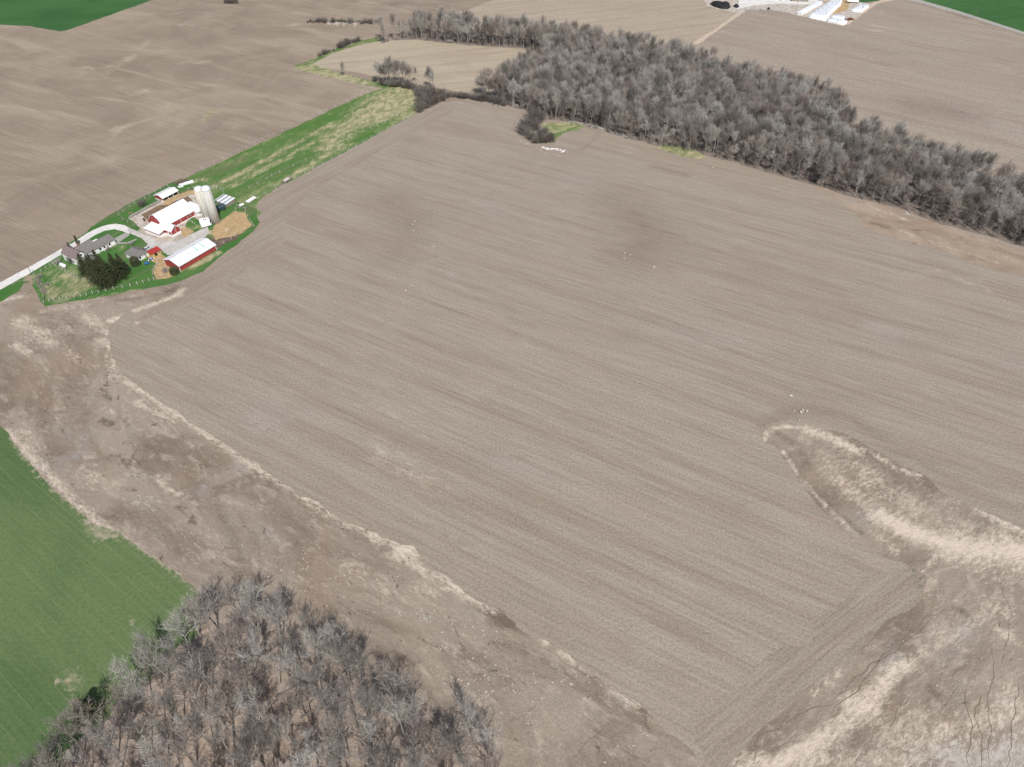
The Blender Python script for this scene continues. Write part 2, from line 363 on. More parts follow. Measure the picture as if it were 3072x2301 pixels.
# the land itself, out to the horizon: the smooth bare field on the left is part of it
def big_ground():
    gx = np.r_[-9000, -4000, -2000, -1200, np.arange(-800, 801, 12), 1200, 2000, 4000, 9000]
    gy = np.r_[-9000, -3000, -800, -200, np.arange(0, 1101, 12), 1500, 2500, 5000, 12000]
    X, Y = np.meshgrid(gx, gy); n, k = X.shape
    me = bpy.data.meshes.new('ground')
    me.from_pydata(np.c_[X.ravel(), Y.ravel(), np.zeros(n * k)].tolist(), [], [(i*k+j, i*k+j+1, (i+1)*k+j+1, (i+1)*k+j) for i in range(n-1) for j in range(k-1)])
    P = np.c_[X.ravel(), Y.ravel()]
    Z = lambda l: [(x / 2.011, y / 2.011) for x, y in l]
    A = {'pale': [(Z([(640,440),(760,340),(900,250),(1080,160),(1280,85)]), 7, .6), (Z([(480,400),(600,420),(720,400),(780,340)]), 14, .55), (Z([(660,810),(800,740),(960,690)]), 7, .8), (Z([(600,870),(720,820)]), 9, .6),
          (Z([(1080,380),(1180,390),(1270,370)]), 9, .7), (Z([(770,580),(850,550)]), 9, .65), (Z([(1340,580),(1450,545)]), 5, .7), (Z([(1540,540),(1640,550),(1800,600)]), 5, .5), (Z([(950,100),(1130,70),(1400,100)]), 10, .45),
          (Z([(1760,150),(1840,145)]), 5, .8), (Z([(1530,260),(1700,280)]), 8, .45), (Z([(260,700),(420,690)]), 12, .45), (Z([(420,620),(620,590)]), 10, .4), (Z([(1400,640),(1420,760),(1350,850)]), 6, .4), (Z([(820,1140),(1000,1070),(1250,1000),(1400,900),(1700,780),(2100,580)]), 6, .38),
          (Z([(1080,590),(1290,610)]), 5, .5), (Z([(1100,690),(1090,790),(1180,850),(1320,840),(1400,750)]), 5, .55), (Z([(300,560),(520,500),(760,540)]), 6, .4), (Z([(60,620),(200,660)]), 8, .4)],
         'dark': [(Z([(0,740)]), 12, .9), (Z([(1180,170),(1350,140),(1460,190),(1280,230)]), 26, .55), (Z([(1050,540),(1200,560),(1330,520)]), 16, .6), (Z([(1530,600),(1760,590)]), 14, .5), (Z([(1150,800),(1260,810),(1360,720)]), 5, .6),
          (Z([(600,1050),(850,990)]), 18, .5), (Z([(1500,310),(1750,360)]), 26, .5), (Z([(150,850),(420,880)]), 16, .4), (Z([(2300,25),(2460,20)]), 22, .8), (Z([(1080,720),(1160,670)]), 3, .6), (Z([(1040,230),(1160,300)]), 20, .4), (Z([(1700,430),(2000,470),(2150,520)]), 12, .5)],
         'weed': [(Z([(1250,680),(1290,700)]), 7, 1.1), (Z([(1200,700),(1240,770)]), 6, 1.1), (Z([(1880,130),(2050,125),(2200,130)]), 10, 1.2), (Z([(1360,10),(1440,10)]), 12, 1.0)]}
    for nm, l in A.items():
        a = me.attributes.new(nm, 'FLOAT', 'POINT'); a.data.foreach_set('value', strokes(l)(P).astype(np.float32))
    me.materials.append(M['left_soil']); o = link('ground', me); o['kind'] = 'structure'
big_ground()

seam = [(520,893),(390,930),(325,985),(330,1060),(372,1130),(480,1205),(565,1262),(680,1335),(780,1402),(900,1480),(1010,1550),(1150,1612),(1240,1640),(1262,1690),(1335,1730),(1480,1830),(1700,1965),(1900,2102),(2080,2250),(2150,2345)]
main = [(1240,344),(1330,306),(1440,298),(1585,332),(1700,362),(1950,432),(2300,512),(2620,602),(2960,705),(4400,1180),(4400,3000),(1500,3000),(1200,1900),(500,1400),(250,1050),(420,870),(560,835),(700,745),(775,660),(780,600),(827,567)]
sheet('seeded_field', wpoly(main), .02, M['seeded'], 3.0, .5, {
  'pale': strokes([([(560,860),(900,1050),(1060,1160),(1180,1250),(1330,1350)], 5, .42), ([(1130,1170),(1200,1260)], 3, .5), ([(1120,1350),(1250,1420),(1300,1450)], 16, .52), ([(2680,740),(2900,850),(3072,930)], 7, .45), ([(1810,560),(2200,650),(2700,820)], 3, .35),
     ([(1560,420),(1650,465),(1700,470)], 5, .55), ([(2630,760),(2800,815),(3000,880)], 5, .5), ([(405,955),(415,975)], 1.6, .9), ([(1700,1130),(2400,1350)], 5, .35), ([(1850,520),(1900,530)], 4, .5), ([(2300,560),(2500,620)], 6, .4)]),
  'weed': strokes([([(2270,1440),(2310,1475)], 3, .6), ([(2600,1660),(2680,1700)], 7, .5)]), 'dark': strokes([([(1900,640),(1960,720),(1900,760)], 40, .62), ([(1830,590),(2010,740)], 36, .5), ([(1150,600),(1240,650),(1190,760)], 32, .5), ([(1960,500),(2060,525)], 6, .7), ([(1560,960),(1900,1000),(2300,1130)], 10, .3), ([(2290,1270),(2400,1225),(2540,1250),(2700,1350),(2900,1460)], 7, .62),
     ([(1450,1345),(1600,1385)], 3, .5), ([(560,1150),(800,1290)], 2, .5), ([(1230,1560),(1420,1650)], 2, .5), ([(700,1330),(1000,1490)], 2.5, .45), ([(900,1440),(1150,1560)], 2, .45), ([(1500,1820),(1750,1950)], 2.5, .4), ([(1640,400),(1700,380),(1730,330)], 7, .45), ([(1760,380),(1800,400),(1760,440),(1690,470),(1640,465)], 3, .6), ([(830,610),(800,680)], 8, .4), ([(1500,360),(1470,300)], 9, .3), ([(2420,1190),(2600,1180)], 12, .35), ([(900,600),(1000,560)], 8, .3)])}, edge=2.5)
sheet('headland_farm', wpoly([(1240,350),(1330,318),(1370,330),(1240,400),(1060,500),(930,580),(860,650),(850,720),(770,790),(640,880),(520,930),(420,960),(390,930),(470,890),(560,850),(700,755),(782,660),(788,605),(827,572)]), .03, M['headland_farm'], 3, 2.2,
  {'pale': strokes([([(360,950),(440,918),(540,882)], 4, 1.0), ([(400,925),(480,893),(550,868)], 3, .95), ([(380,905),(460,885)], 4, .6)]), 'dark': strokes([([(560,850),(450,880)], 6, .5)])})
sheet('headland', wpoly([(2740,1660),(2600,1740),(2420,1870),(2260,2030),(2150,2140),(2060,2230),(2160,2360),(2260,2330),(2420,2120),(2620,1940),(2800,1780),(2860,1700)]), .035, M['headland'], 3, 3.0,
  {'weed': strokes([([(2700,1700),(2620,1760),(2560,1790)], 6, .55), ([(2740,1720),(2760,1760)], 7, .7)]), 'pale': strokes([([(2400,2020),(2600,1860)], 4, .3)]), 'dark': strokes([([(2740,1690),(2790,1760)], 5, .5), ([(2330,1990),(2560,1800)], 4, .45), ([(2250,2150),(2420,1990)], 5, .4)])})
# the strip of washed bare ground on the near side of the seeded field
ero = [(-260,900),(0,905),(60,872),(100,868),(118,895),(132,916),(200,906),(260,895),(420,868),(545,838)] + seam + [(2200,3000),(-1200,3000),(-1200,1100)]
sheet('bare_ground', wpoly(ero), .05, M['eroded'], 1.7, .9, {
  'wet': strokes([([(300,1250),(450,1450),(600,1650),(1000,1750),(1400,1950),(1800,2150)], 60, 1.3)]),
  'pale': strokes([([(262,950),(300,985),(325,1040),(345,1090),(330,1130)], 6, .62), ([(330,1000),(355,1060),(370,1100)], 5, .55), ([(352,1128),(390,1150),(440,1180),(500,1225),(545,1250),(600,1290),(680,1345),(760,1395)], 3.4, .8), ([(410,1205),(470,1240),(525,1265)], 3, .75),
     ([(760,1395),(830,1440),(900,1480),(980,1530)], 4.2, .78), ([(980,1530),(1060,1575),(1120,1600)], 4.5, .85), ([(1140,1600),(1180,1605),(1220,1630),(1240,1660),(1200,1650)], 7, 1.0), ([(1235,1690),(1290,1725)], 2, 1.0), ([(1310,1725),(1400,1785),(1480,1835)], 3.5, .75), ([(1560,1880),(1640,1925)], 3, .75),
     ([(1700,1960),(1790,2010),(1850,2060),(1900,2100)], 5, .85), ([(1930,2090),(2060,2190)], 3, .5), ([(1780,2010),(1960,2120),(2100,2240)], 4, .45), ([(60,960),(110,1000),(200,990)], 8, .62), ([(90,1010),(160,1030)], 7, .6), ([(0,905),(60,890)], 5, .8), ([(40,1040),(90,1060)], 5, .7), ([(200,1060),(270,1100)], 6, .45),
     ([(20,1290),(60,1330),(140,1420),(230,1510),(300,1570),(400,1650),(520,1740)], 4, .75), ([(60,1290),(120,1340)], 5, .5), ([(250,1400),(280,1440)], 6, .5), ([(470,1430),(500,1470),(540,1485)], 1.8, .8), ([(1330,1690),(1500,1800)], 12, .25), ([(600,1640),(800,1700),(1000,1760)], 14, .3), ([(300,1230),(380,1250)], 4, .5), ([(1040,1690),(1160,1790)], 8, .45), ([(1240,1760),(1300,1780)], 4, .6), ([(330,965),(420,932),(540,882)], 4, 1.0), ([(300,905),(420,885)], 4, .5), ([(130,930),(260,915)], 5, .5)]),
  'chalk': strokes([([(420,1500),(470,1520)], 8, .6), ([(390,1430),(440,1430)], 5, .6), ([(1660,1995),(1720,2020)], 4, .6), ([(0,900),(20,900)], 4, .9)]),
  'dark': strokes([([(1420,1800),(1500,1860),(1600,1900)], 4, .95), ([(1530,1930),(1600,1980),(1500,2060)], 22, .42), ([(1330,1830),(1420,1900)], 16, .25), ([(300,1170),(330,1200)], 3, .8), ([(350,1240),(390,1280)], 4, .55), ([(310,1260),(335,1275)], 3, .9), ([(350,1290),(365,1285)], 3, .7), ([(340,1370),(420,1390)], 5, .65), ([(370,1380),(390,1395)], 3, .9),
     ([(440,1350),(480,1420)], 6, .35), ([(900,2080),(960,2130)], 8, .3), ([(340,900),(480,885),(560,850)], 6, .6), ([(250,880),(400,880)], 3, .3), ([(530,1520),(550,1530)], 2, .9), ([(370,1466),(405,1470)], 1.8, .9), ([(570,1550),(580,1570)], 2.2, .9), ([(1180,1960),(1240,1995)], 2.5, .7)])}, edge=1.2)
sheet('bare_hollow', wpoly([(2285,1288),(2300,1272),(2380,1262),(2440,1278),(2530,1300),(2620,1345),(2700,1390),(2770,1425),(2830,1478),(2960,1540),(3072,1590),(4400,2160),(4400,3000),(2120,3000),(2150,2345),(2180,2290),(2260,2210),(2400,2090),(2520,1980),(2640,1880),(2760,1800),(2790,1730),(2720,1690),(2640,1665),(2560,1610),(2480,1540),(2420,1470),(2370,1395),(2320,1340),(2290,1330)]), .055, M['eroded2'], 1.7, .9, {
  'wet': strokes([([(2900,2100),(3000,1900)], 40, .5)]),
  'pale': strokes([([(2290,1325),(2300,1290),(2340,1278),(2400,1285)], 2.2, .9), ([(2420,1290),(2480,1310),(2530,1330),(2570,1355)], 5, .95), ([(2400,1310),(2460,1360),(2520,1430)], 4, .5), ([(2600,1350),(2680,1400),(2760,1430)], 2.5, .85), ([(2480,1400),(2560,1480),(2640,1550)], 8, .62), ([(2640,1545),(2720,1590),(2800,1620),(2870,1640)], 9, 1.05), ([(2870,1640),(2960,1650),(3072,1660),(3200,1690)], 13, 1.05),
     ([(2340,1340),(2390,1420),(2480,1520),(2560,1595)], 1.8, .8), ([(2620,1600),(2690,1650)], 3, .7), ([(2770,1710),(2830,1650),(2860,1620)], 2, .7), ([(2745,1720),(2800,1740)], 5, .6), ([(2850,1550),(2920,1600)], 16, .55), ([(2560,1400),(2700,1500),(2860,1600)], 26, .5), ([(2450,1330),(2620,1470),(2900,1560),(3072,1640)], 22, .42), ([(2900,1690),(3072,1720)], 14, .5), ([(2940,1530),(3072,1600)], 5, .8), ([(2700,1470),(2800,1540)], 14, .35),
     ([(2230,2290),(2330,2290),(2440,2230),(2540,2160),(2600,2110),(2700,2000),(2730,1990)], 5, 1.0), ([(2730,1995),(2800,1950),(2900,1880),(2990,1810)], 3.5, .75), ([(2560,2120),(2620,2130)], 6, .9), ([(2440,2080),(2530,2010)], 3, .55), ([(2820,1900),(2860,1930)], 5, .6), ([(2960,1810),(3010,1830)], 5, .6), ([(2700,2230),(2900,2180),(3000,2140),(3072,2120)], 13, .62), ([(2400,2280),(2700,2290)], 9, .65), ([(2870,2170),(2790,2230)], 2, .9), ([(3010,1900),(3030,1910)], 4, .8), ([(2780,1780),(2900,1780)], 9, .3)]),
  'chalk': strokes([([(2860,2280),(3000,2270),(3100,2260)], 12, .85), ([(2740,2260),(2800,2290)], 8, .6), ([(3000,2100),(3100,2120)], 6, .4)]),
  'dark': strokes([([(2330,1300),(2400,1340),(2420,1400)], 6, .6), ([(2400,1430),(2500,1530),(2600,1610)], 3, .7), ([(2620,1380),(2720,1450),(2860,1560),(2960,1560)], 8, .5), ([(2750,1690),(2810,1700)], 6, .5), ([(2780,2060),(2830,2100)], 2, .8), ([(2870,1830),(2910,1850)], 3, .8), ([(2560,2240),(2580,2220)], 4, .6), ([(2420,2220),(2470,2170)], 8, .4), ([(2650,2060),(2720,2040)], 6, .5)])}, edge=1.2)
# brown worked patch along the big wood's edge on the right
sheet('worked_strip', wpoly([(2440,558),(2614,604),(2743,639),(2860,690),(3000,735),(4400,1190),(4400,1360),(3072,830),(2960,800),(2840,760),(2740,728),(2680,714),(2630,702),(2600,690),(2585,672),(2580,655),(2560,630),(2520,600)]), .04, M['worked'], 2.5, 2.5, {
  'wet': strokes([([(2000,0)], 1, 0)]), 'chalk': strokes([([(2000,0)], 1, 0)]),
  'pale': strokes([([(2580,610),(2640,630),(2720,660)], 4, .6), ([(2700,690),(2760,715),(2850,745),(3000,790)], 4, .55), ([(2600,650),(2660,670)], 3, .5)]),
  'dark': strokes([([(2615,670),(2660,682)], 4, .95), ([(2700,665),(2860,710),(3072,775)], 9, .55), ([(2690,640),(2740,655)], 5, .5), ([(2740,690),(2785,695)], 3, .8), ([(2740,725),(2750,745),(2790,760)], 2.5, .7), ([(2680,700),(2690,720)], 2, .8)])})
sheet('far_field', wpoly([(1900,150),(2088,128),(2170,70),(2215,40),(2330,30),(2410,50),(2540,78),(2570,40),(2640,4),(2690,-6),(2760,14),(2860,45),(3072,112),(4600,560),(4600,1500),(3350,860),(2600,600)]), .03, M['far_right'], 8, .8, {
  'pale': strokes([([(2560,70),(2620,75),(2740,95)], 9, .6), ([(2570,85),(2650,95)], 6, .8), ([(2730,345),(2860,370)], 7, .45), ([(2900,420),(3072,480)], 8, .5), ([(2250,60),(2320,50)], 6, .4)]),
  'dark': strokes([([(2740,315),(2830,330),(2880,340)], 38, .62), ([(2500,130),(2680,160)], 30, .4), ([(2650,20),(2760,60)], 30, .4), ([(2150,85),(2260,90)], 8, .5), ([(2450,215),(2560,250)], 12, .35), ([(2200,70),(2400,90)], 20, .25)])}, edge=6)
sheet('far_middle_field', wpoly([(1340,45),(1405,30),(1480,0),(1540,-30),(2100,-40),(2110,0),(2125,22),(2210,42),(2165,72),(2085,126),(1900,180),(1300,120)]), .025, M['far_mid'], 8, .8, {
  'pale': strokes([([(1600,20),(1800,40)], 30, .35), ([(2020,60),(2060,45)], 14, .4)]), 'dark': strokes([([(1500,15),(1700,5)], 12, .3)])}, edge=6)
# green crops
sheet('wheat_field', wpoly([(-1300,620),(-300,1120),(0,1282),(22,1300),(60,1355),(110,1420),(170,1475),(230,1525),(262,1552),(275,1568),(300,1580),(345,1590),(400,1630),(470,1680),(540,1725),(590,1765),(606,1790),(610,1840),(560,2000),(400,2200),(300,2900),(-1300,2900)]), .065, M['wheat'], 2.2, .5, {
  'pale': strokes([([(180,2040),(215,2035),(232,2055)], 5, .75), ([(395,1860),(405,1880)], 3, .6), ([(525,1830),(540,1815),(548,1800)], 1.4, .9), ([(270,1565),(300,1600),(340,1600)], 6, .9), ([(30,1310),(110,1425),(230,1530),(345,1595),(540,1728),(604,1790)], 2.6, .72), ([(60,2290),(330,2000),(520,1850)], 2.2, .35)])}, edge=1.5)
sheet('far_wheat_field', wpoly([(-300,60),(0,74),(90,78),(178,94),(196,92),(260,70),(330,45),(450,2),(530,-30),(-300,-30)]), .05, M['wheat_far'], 8, .8, {'pale': strokes([([(0,0)], 1, 0)])}, edge=6)
sheet('far_wheat_field', wpoly([(2540,-12),(2580,8),(2640,2),(2690,-14),(2720,-8),(2800,18),(2930,58),(3090,106),(3400,190),(3400,-40),(2540,-40)]), .05, M['wheat_far'], 8, .8, {'pale': strokes([([(0,0)], 1, 0)])}, edge=6)
# corn stubble behind the pasture, and its grassy margins
sheet('field_margin', wpoly([(884,196),(940,178),(1010,145),(1050,135),(1085,122),(1140,110),(1160,125),(1120,145),(1060,155),(1000,175),(945,195),(1000,215),(1130,245),(1240,262),(1250,285),(1180,270),(1100,256),(1020,240),(960,226),(900,212)]), .03, M['verge'], 4, 1.2,
  {'tan': strokes([([(885,205),(1000,228),(1120,255)], 5, .5)]), 'bare': strokes([([(0,0)], 1, 0)])})
sheet('stubble_field', wpoly([(932,192),(985,165),(1040,147),(1090,132),(1140,123),(1250,120),(1390,134),(1470,140),(1556,148),(1640,170),(1620,230),(1500,265),(1440,285),(1400,280),(1300,262),(1230,248),(1117,228),(1040,212),(960,203)]), .035, M['stubble'], 4, 1.0, None)
# pasture and farmyard
sheet('pasture', wpoly([(500,575),(530,548),(565,531),(700,468),(850,397),(1000,326),(1104,279),(1160,262),(1250,258),(1262,300),(1240,346),(1130,405),(1000,475),(827,567),(790,590),(768,618),(785,640),(760,660),(700,640),(600,620)]), .06, M['pasture'], 2.5, .6, {
  'tan': strokes([([(1240,275),(1180,300),(1130,340)], 26, .75), ([(1100,350),(1030,390),(980,440)], 13, .55), ([(1240,340),(1150,395)], 10, .45), ([(640,560),(760,500),(870,440),(1000,370)], 3.5, .5), ([(700,560),(860,470),(960,420)], 4, .45), ([(1060,430),(970,470),(870,530)], 3, .5), ([(560,545),(620,540)], 4, .5)]),
  'bare': strokes([([(0,0)], 1, 0)])}, edge=1.5)
sheet('farmyard_grass', wpoly([(-120,945),(-60,900),(-10,868),(100,800),(200,738),(286,676),(300,664),(345,636),(400,606),(450,580),(500,555),(545,535),(620,590),(700,600),(770,628),(772,650),(778,668),(755,695),(705,738),(660,770),(610,815),(540,845),(420,872),(260,898),(132,920),(120,900),(108,872),(90,848),(68,850),(58,875),(0,905),(-60,940)]), .07, M['lawn'], 2.0, .6, {
  'tan': strokes([([(190,820),(260,850),(210,880)], 14, .55), ([(150,860),(180,900)], 7, .6), ([(260,895),(420,870)], 2.5, .5), ([(540,805),(600,790),(650,760)], 4, .9), ([(330,735),(380,745)], 5, .4), ([(610,695),(640,700)], 4, .7), ([(100,830),(120,850)], 4, .4), ([(560,690),(600,680)], 4, .5)]),
  'bare': strokes([([(70,815),(95,850)], 3, .8), ([(40,850),(70,838)], 2.5, .7), ([(240,760),(310,745)], 2.5, .5), ([(545,705),(555,720)], 4, .8)])}, edge=1.2)
Y = lambda l: wpoly(l, z1)
sheet('barnyard', Y([(1060,430),(1110,400),(1330,296),(1400,255),(1560,200),(1640,190),(1740,240),(1760,320),(1800,470),(1700,480),(1620,420),(1560,420),(1500,640),(1400,640),(1160,560),(1170,510)]), .085, M['barnyard'], 2, .5, edge=1)
sheet('mud', Y([(1170,400),(1330,320),(1400,310),(1560,240),(1600,300),(1540,290),(1260,420),(1200,430)]), .10, M['mud'], 2, .5, edge=1)
sheet('straw', Y([(1335,310),(1370,280),(1480,230),(1560,200),(1625,195),(1635,225),(1560,235),(1480,270),(1400,318)]), .115, M['straw'], 2, .4, edge=1)
sheet('straw', Y([(1770,505),(1840,440),(1900,400),(1950,370),(2030,380),(2060,430),(2095,485),(2010,550),(1940,580),(1860,590),(1790,612),(1760,570)]), .10, M['straw'], 2, .5, edge=1)
sheet('straw', Y([(1500,510),(1540,500),(1610,540),(1560,580),(1510,590)]), .115, M['straw'], 2, .4, edge=1)
sheet('straw', Y([(1230,720),(1340,730),(1390,760),(1400,830),(1480,890),(1400,925),(1290,940),(1270,870),(1300,800),(1230,770)]), .10, M['straw'], 2, .5, edge=1)
sheet('mud', Y([(1700,650),(1760,590),(1900,580),(1990,560),(1960,600),(1860,640),(1800,690)]), .095, M['shedside'], 2, .5, edge=1)  # ground sheet behind the long shed, darker than the yard around it
sheet('driveway', Y([(1040,490),(1130,535),(1250,588),(1400,625),(1470,620),(1560,575),(1650,530),(1720,500),(1735,545),(1700,590),(1600,640),(1500,700),(1410,735),(1390,735),(1340,700),(1240,715),(1200,690),(1225,640),(1190,605),(1110,570),(1020,530)]), .12, M['gravel'], 2, .35, edge=1)
sheet('road', Y([(-300,1210),(0,1026),(250,885),(500,737),(620,668),(760,588),(800,565),(870,533),(950,520),(1015,536),(1075,565),(1060,510),(1040,488),(960,474),(900,482),(850,496),(780,526),(720,556),(600,636),(480,700),(240,836),(0,962),(-300,1130)]), .13, M['gravel_white'], 2, .18, edge=1)
sheet('path', Y([(945,600),(1040,550),(1075,570),(985,632),(960,626)]), .135, M['concrete'], 2, .1, edge=1)
sheet('path', Y([(850,690),(960,632),(1060,628),(1130,600),(1136,607),(1065,640),(970,645),(865,705)]), .136, M['concrete'], 2, .1, edge=1)
sheet('farm_lane', wpoly([(2072,133),(2160,76),(2205,44),(2225,30),(2240,30),(2218,46),(2170,80),(2095,133)]), .06, M['lane'], 4, .6, edge=3)
sheet('gravel_yard', wpoly([(0,-60),(100,0),(150,70),(300,105),(450,142),(500,150),(560,130),(700,112),(830,108),(980,130),(1120,168),(1220,190),(1400,235),(1600,276),(1660,250),(1720,215),(1900,75),(1890,40),(1700,10),(1560,-60)], zr), .07, M['barnyard'], 4, .8, edge=3)
sheet('gravel_yard', wpoly([(470,100),(640,60),(900,40),(1250,50),(1340,20),(1300,-60),(500,-60),(480,40)], zr), .085, M['gravel_white'], 4, .8, edge=3)
sheet('straw', wpoly([(1380,25),(1500,-20),(1560,-40),(1700,-10),(1680,60),(1640,110),(1520,150),(1480,170),(1540,90),(1420,40)], zr), .09, M['straw'], 4, 1.0, edge=3)
sheet('far_road', wpoly([(2688,-8),(2760,10),(2870,40),(3072,104),(3400,200),(3400,190),(3072,96),(2880,34),(2770,2),(2700,-16)]), .065, M['concrete'], 4, .3, edge=6)
sheet('farm_lane', wpoly([(1600,276),(1660,262),(1780,180),(1900,85),(1960,45),(2020,25),(2150,5),(2160,-12),(2020,0),(1940,20),(1880,55),(1740,185),(1640,250)], zr), .095, M['lane'], 4, .5, edge=3)
# woodland floors
CROWN1 = [(60,2320),(82,2262),(118,2207),(172,2171),(213,2144),(272,2067),(331,2012),(394,1940),(467,1895),(544,1831),(594,1804),(648,1786),(684,1735),(716,1735),(760,1760),(816,1745),(861,1790),(910,1820),(965,1827),(1010,1860),(1072,1885),(1081,1940),(1127,1981),(1181,2012),(1226,2058),(1263,2058),(1294,2085),(1310,2140),(1353,2142),(1408,2142),(1480,2148),(1507,2207),(1516,2293),(1500,2800),(-300,2800)]
WOOD1 = [tuple(at(x, y, 11)[:2]) for x, y in CROWN1]
def shrink(poly, d):
    c = np.mean(np.array(poly), 0); return [tuple(np.array(p) + (c - np.array(p)) / np.linalg.norm(c - np.array(p)) * d) for p in poly]
sheet('woodland_floor', shrink(WOOD1, 1.5), .08, M['litter'], 3, 2.0, edge=2)
LOW2 = [(1128,118),(1160,121),(1250,118),(1378,133),(1573,146),(1650,168),(1600,215),(1520,245),(1490,275),(1440,297),(1492,309),(1581,334),(1630,360),(1699,365),(1825,398),(1952,434),(2115,466),(2187,484),(2300,515),(2440,556),(2614,605),(2743,640),(2823,675),(2963,707),(3072,742),(3350,840),(4000,1060)]
TOP2 = [(4000,800),(3350,600),(3072,505),(3008,490),(2945,446),(2872,422),(2756,388),(2654,354),(2570,330),(2557,296),(2523,257),(2460,228),(2310,194),(2194,172),(2145,136),(2097,124),(2000,110),(1900,95),(1806,80),(1650,55),(1500,39),(1400,32),(1333,27),(1250,32),(1180,48),(1139,62)]
WOOD2 = [tuple(at(x, y)[:2]) for x, y in LOW2] + [tuple(at(x, y, 17)[:2]) for x, y in TOP2]
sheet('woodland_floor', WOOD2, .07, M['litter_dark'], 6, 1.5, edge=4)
sheet('field_margin', wpoly([(1625,372),(1700,366),(1760,378),(1730,392),(1690,400),(1665,425),(1650,432),(1640,400)]), .085, M['verge'], 3, 1, {'tan': strokes([([(1650,380),(1700,372)], 3, -.2)]), 'bare': strokes([([(0,0)], 1, 0)])})
sheet('field_margin', wpoly([(1960,440),(2020,436),(2080,450),(2120,470),(2110,478),(2060,474),(2010,458)]), .085, M['verge'], 3, 1, {'tan': strokes([([(1960,440),(2110,470)], 5, .2)]), 'bare': strokes([([(0,0)], 1, 0)])})

# gullies and cracks: narrow flat ribbons of moist soil, the recess's shade painted in as dark colour, each with a crumbly pale bank on its low side
def ribbon(mb, pts, w0, w1, z, wob=.5, seed=0.0, step=.8):
    P = []; tot = 0
    for a, b in zip(pts[:-1], pts[1:]):
        a, b = Vector(a[:2]), Vector(b[:2]); n = max(1, int((b - a).length / step)); P += [a.lerp(b, i / n) for i in range(n)]
    P.append(Vector(pts[-1][:2])); n = len(P); Q = []
    for i, p in enumerate(P):
        d = P[min(n-1, i+1)] - P[max(0, i-1)]; nr = Vector((-d.y, d.x)).normalized()
        f = mnoise.noise(Vector((p.x * .25, p.y * .25, seed))) * wob * 2.2 + mnoise.noise(Vector((p.x * 1.1, p.y * 1.1, seed + 4))) * wob * .6
        Q.append((p + nr * f, nr, (w0 + (w1 - w0) * i / max(1, n - 1)) * (.65 + .7 * abs(mnoise.noise(Vector((p.x * .7, p.y * .7, seed + 8)))))))
    vs = []
    for p, nr, w in Q:
        e = min(1, .15 + 6 * min(Q.index((p, nr, w)), n - 1 - Q.index((p, nr, w))) / n)
        vs += [(*(p + nr * w * e * .5), z), (*(p - nr * w * e * .5), z)]
    mb.add(vs, [(2*i, 2*i+1, 2*i+3, 2*i+2) for i in range(n - 1)])
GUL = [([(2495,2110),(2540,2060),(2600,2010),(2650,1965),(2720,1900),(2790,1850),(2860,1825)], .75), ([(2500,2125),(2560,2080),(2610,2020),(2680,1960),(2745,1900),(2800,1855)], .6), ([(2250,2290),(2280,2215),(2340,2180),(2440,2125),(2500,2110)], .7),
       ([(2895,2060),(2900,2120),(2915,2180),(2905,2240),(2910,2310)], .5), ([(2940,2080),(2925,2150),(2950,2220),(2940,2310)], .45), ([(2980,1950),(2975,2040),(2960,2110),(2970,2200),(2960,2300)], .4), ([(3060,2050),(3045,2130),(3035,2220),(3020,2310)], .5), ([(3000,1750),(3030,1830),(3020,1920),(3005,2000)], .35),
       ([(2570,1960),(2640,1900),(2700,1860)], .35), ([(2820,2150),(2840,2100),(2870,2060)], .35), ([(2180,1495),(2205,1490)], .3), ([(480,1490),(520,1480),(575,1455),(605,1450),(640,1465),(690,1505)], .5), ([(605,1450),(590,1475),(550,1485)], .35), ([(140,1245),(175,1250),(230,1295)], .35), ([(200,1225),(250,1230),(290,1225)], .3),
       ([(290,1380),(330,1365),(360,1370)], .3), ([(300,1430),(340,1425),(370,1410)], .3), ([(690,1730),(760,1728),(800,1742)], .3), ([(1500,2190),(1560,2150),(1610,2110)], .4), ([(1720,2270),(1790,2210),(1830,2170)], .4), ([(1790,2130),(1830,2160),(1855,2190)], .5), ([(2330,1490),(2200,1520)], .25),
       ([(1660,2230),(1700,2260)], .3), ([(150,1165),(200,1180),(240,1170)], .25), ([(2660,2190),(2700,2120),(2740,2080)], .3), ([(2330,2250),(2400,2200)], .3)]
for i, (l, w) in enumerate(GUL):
    mb = MB(); ribbon(mb, [at(*p) for p in l], w * .5, w * .35, .10, .42, i * 3.7); o = mb.build('painted_gully', M['painted_gully']); o['kind'] = 'structure'
    if i < 0:
        mb = MB(); ribbon(mb, [at(*p) + Vector((.3 * w, -.38 * w, 0)) for p in l], w * .35, w * .2, .092, .42, i * 3.7); o = mb.build('gully_bank', M['bank']); o['kind'] = 'structure'

# ------------------------------------------------------------------ trees and shrubs
def perp(d):
    a = d.orthogonal().normalized(); return a, d.cross(a).normalized()
def grow(r, p, d, L, n, up, wob):               # a bending shoot: list of points
    pts = [p.copy()]; d = d.normalized()
    for i in range(n):
        d = (d + Vector((r.gauss(0, wob), r.gauss(0, wob), r.gauss(0, wob) + up))).normalized()
        p = p + d * (L / n); pts.append(p.copy())
    return pts
def tube(mb, pts, r0, r1, n):
    k = len(pts); vs = []
    for i, p in enumerate(pts):
        d = (pts[min(k-1, i+1)] - pts[max(0, i-1)]).normalized(); a, b = perp(d); r = r0 + (r1 - r0) * i / (k - 1)
        vs += [p + (a * math.cos(2*math.pi*j/n) + b * math.sin(2*math.pi*j/n)) * r for j in range(n)]
    mb.add(vs, [(i*n+j, i*n+(j+1) % n, (i+1)*n+(j+1) % n, (i+1)*n+j) for i in range(k-1) for j in range(n)])
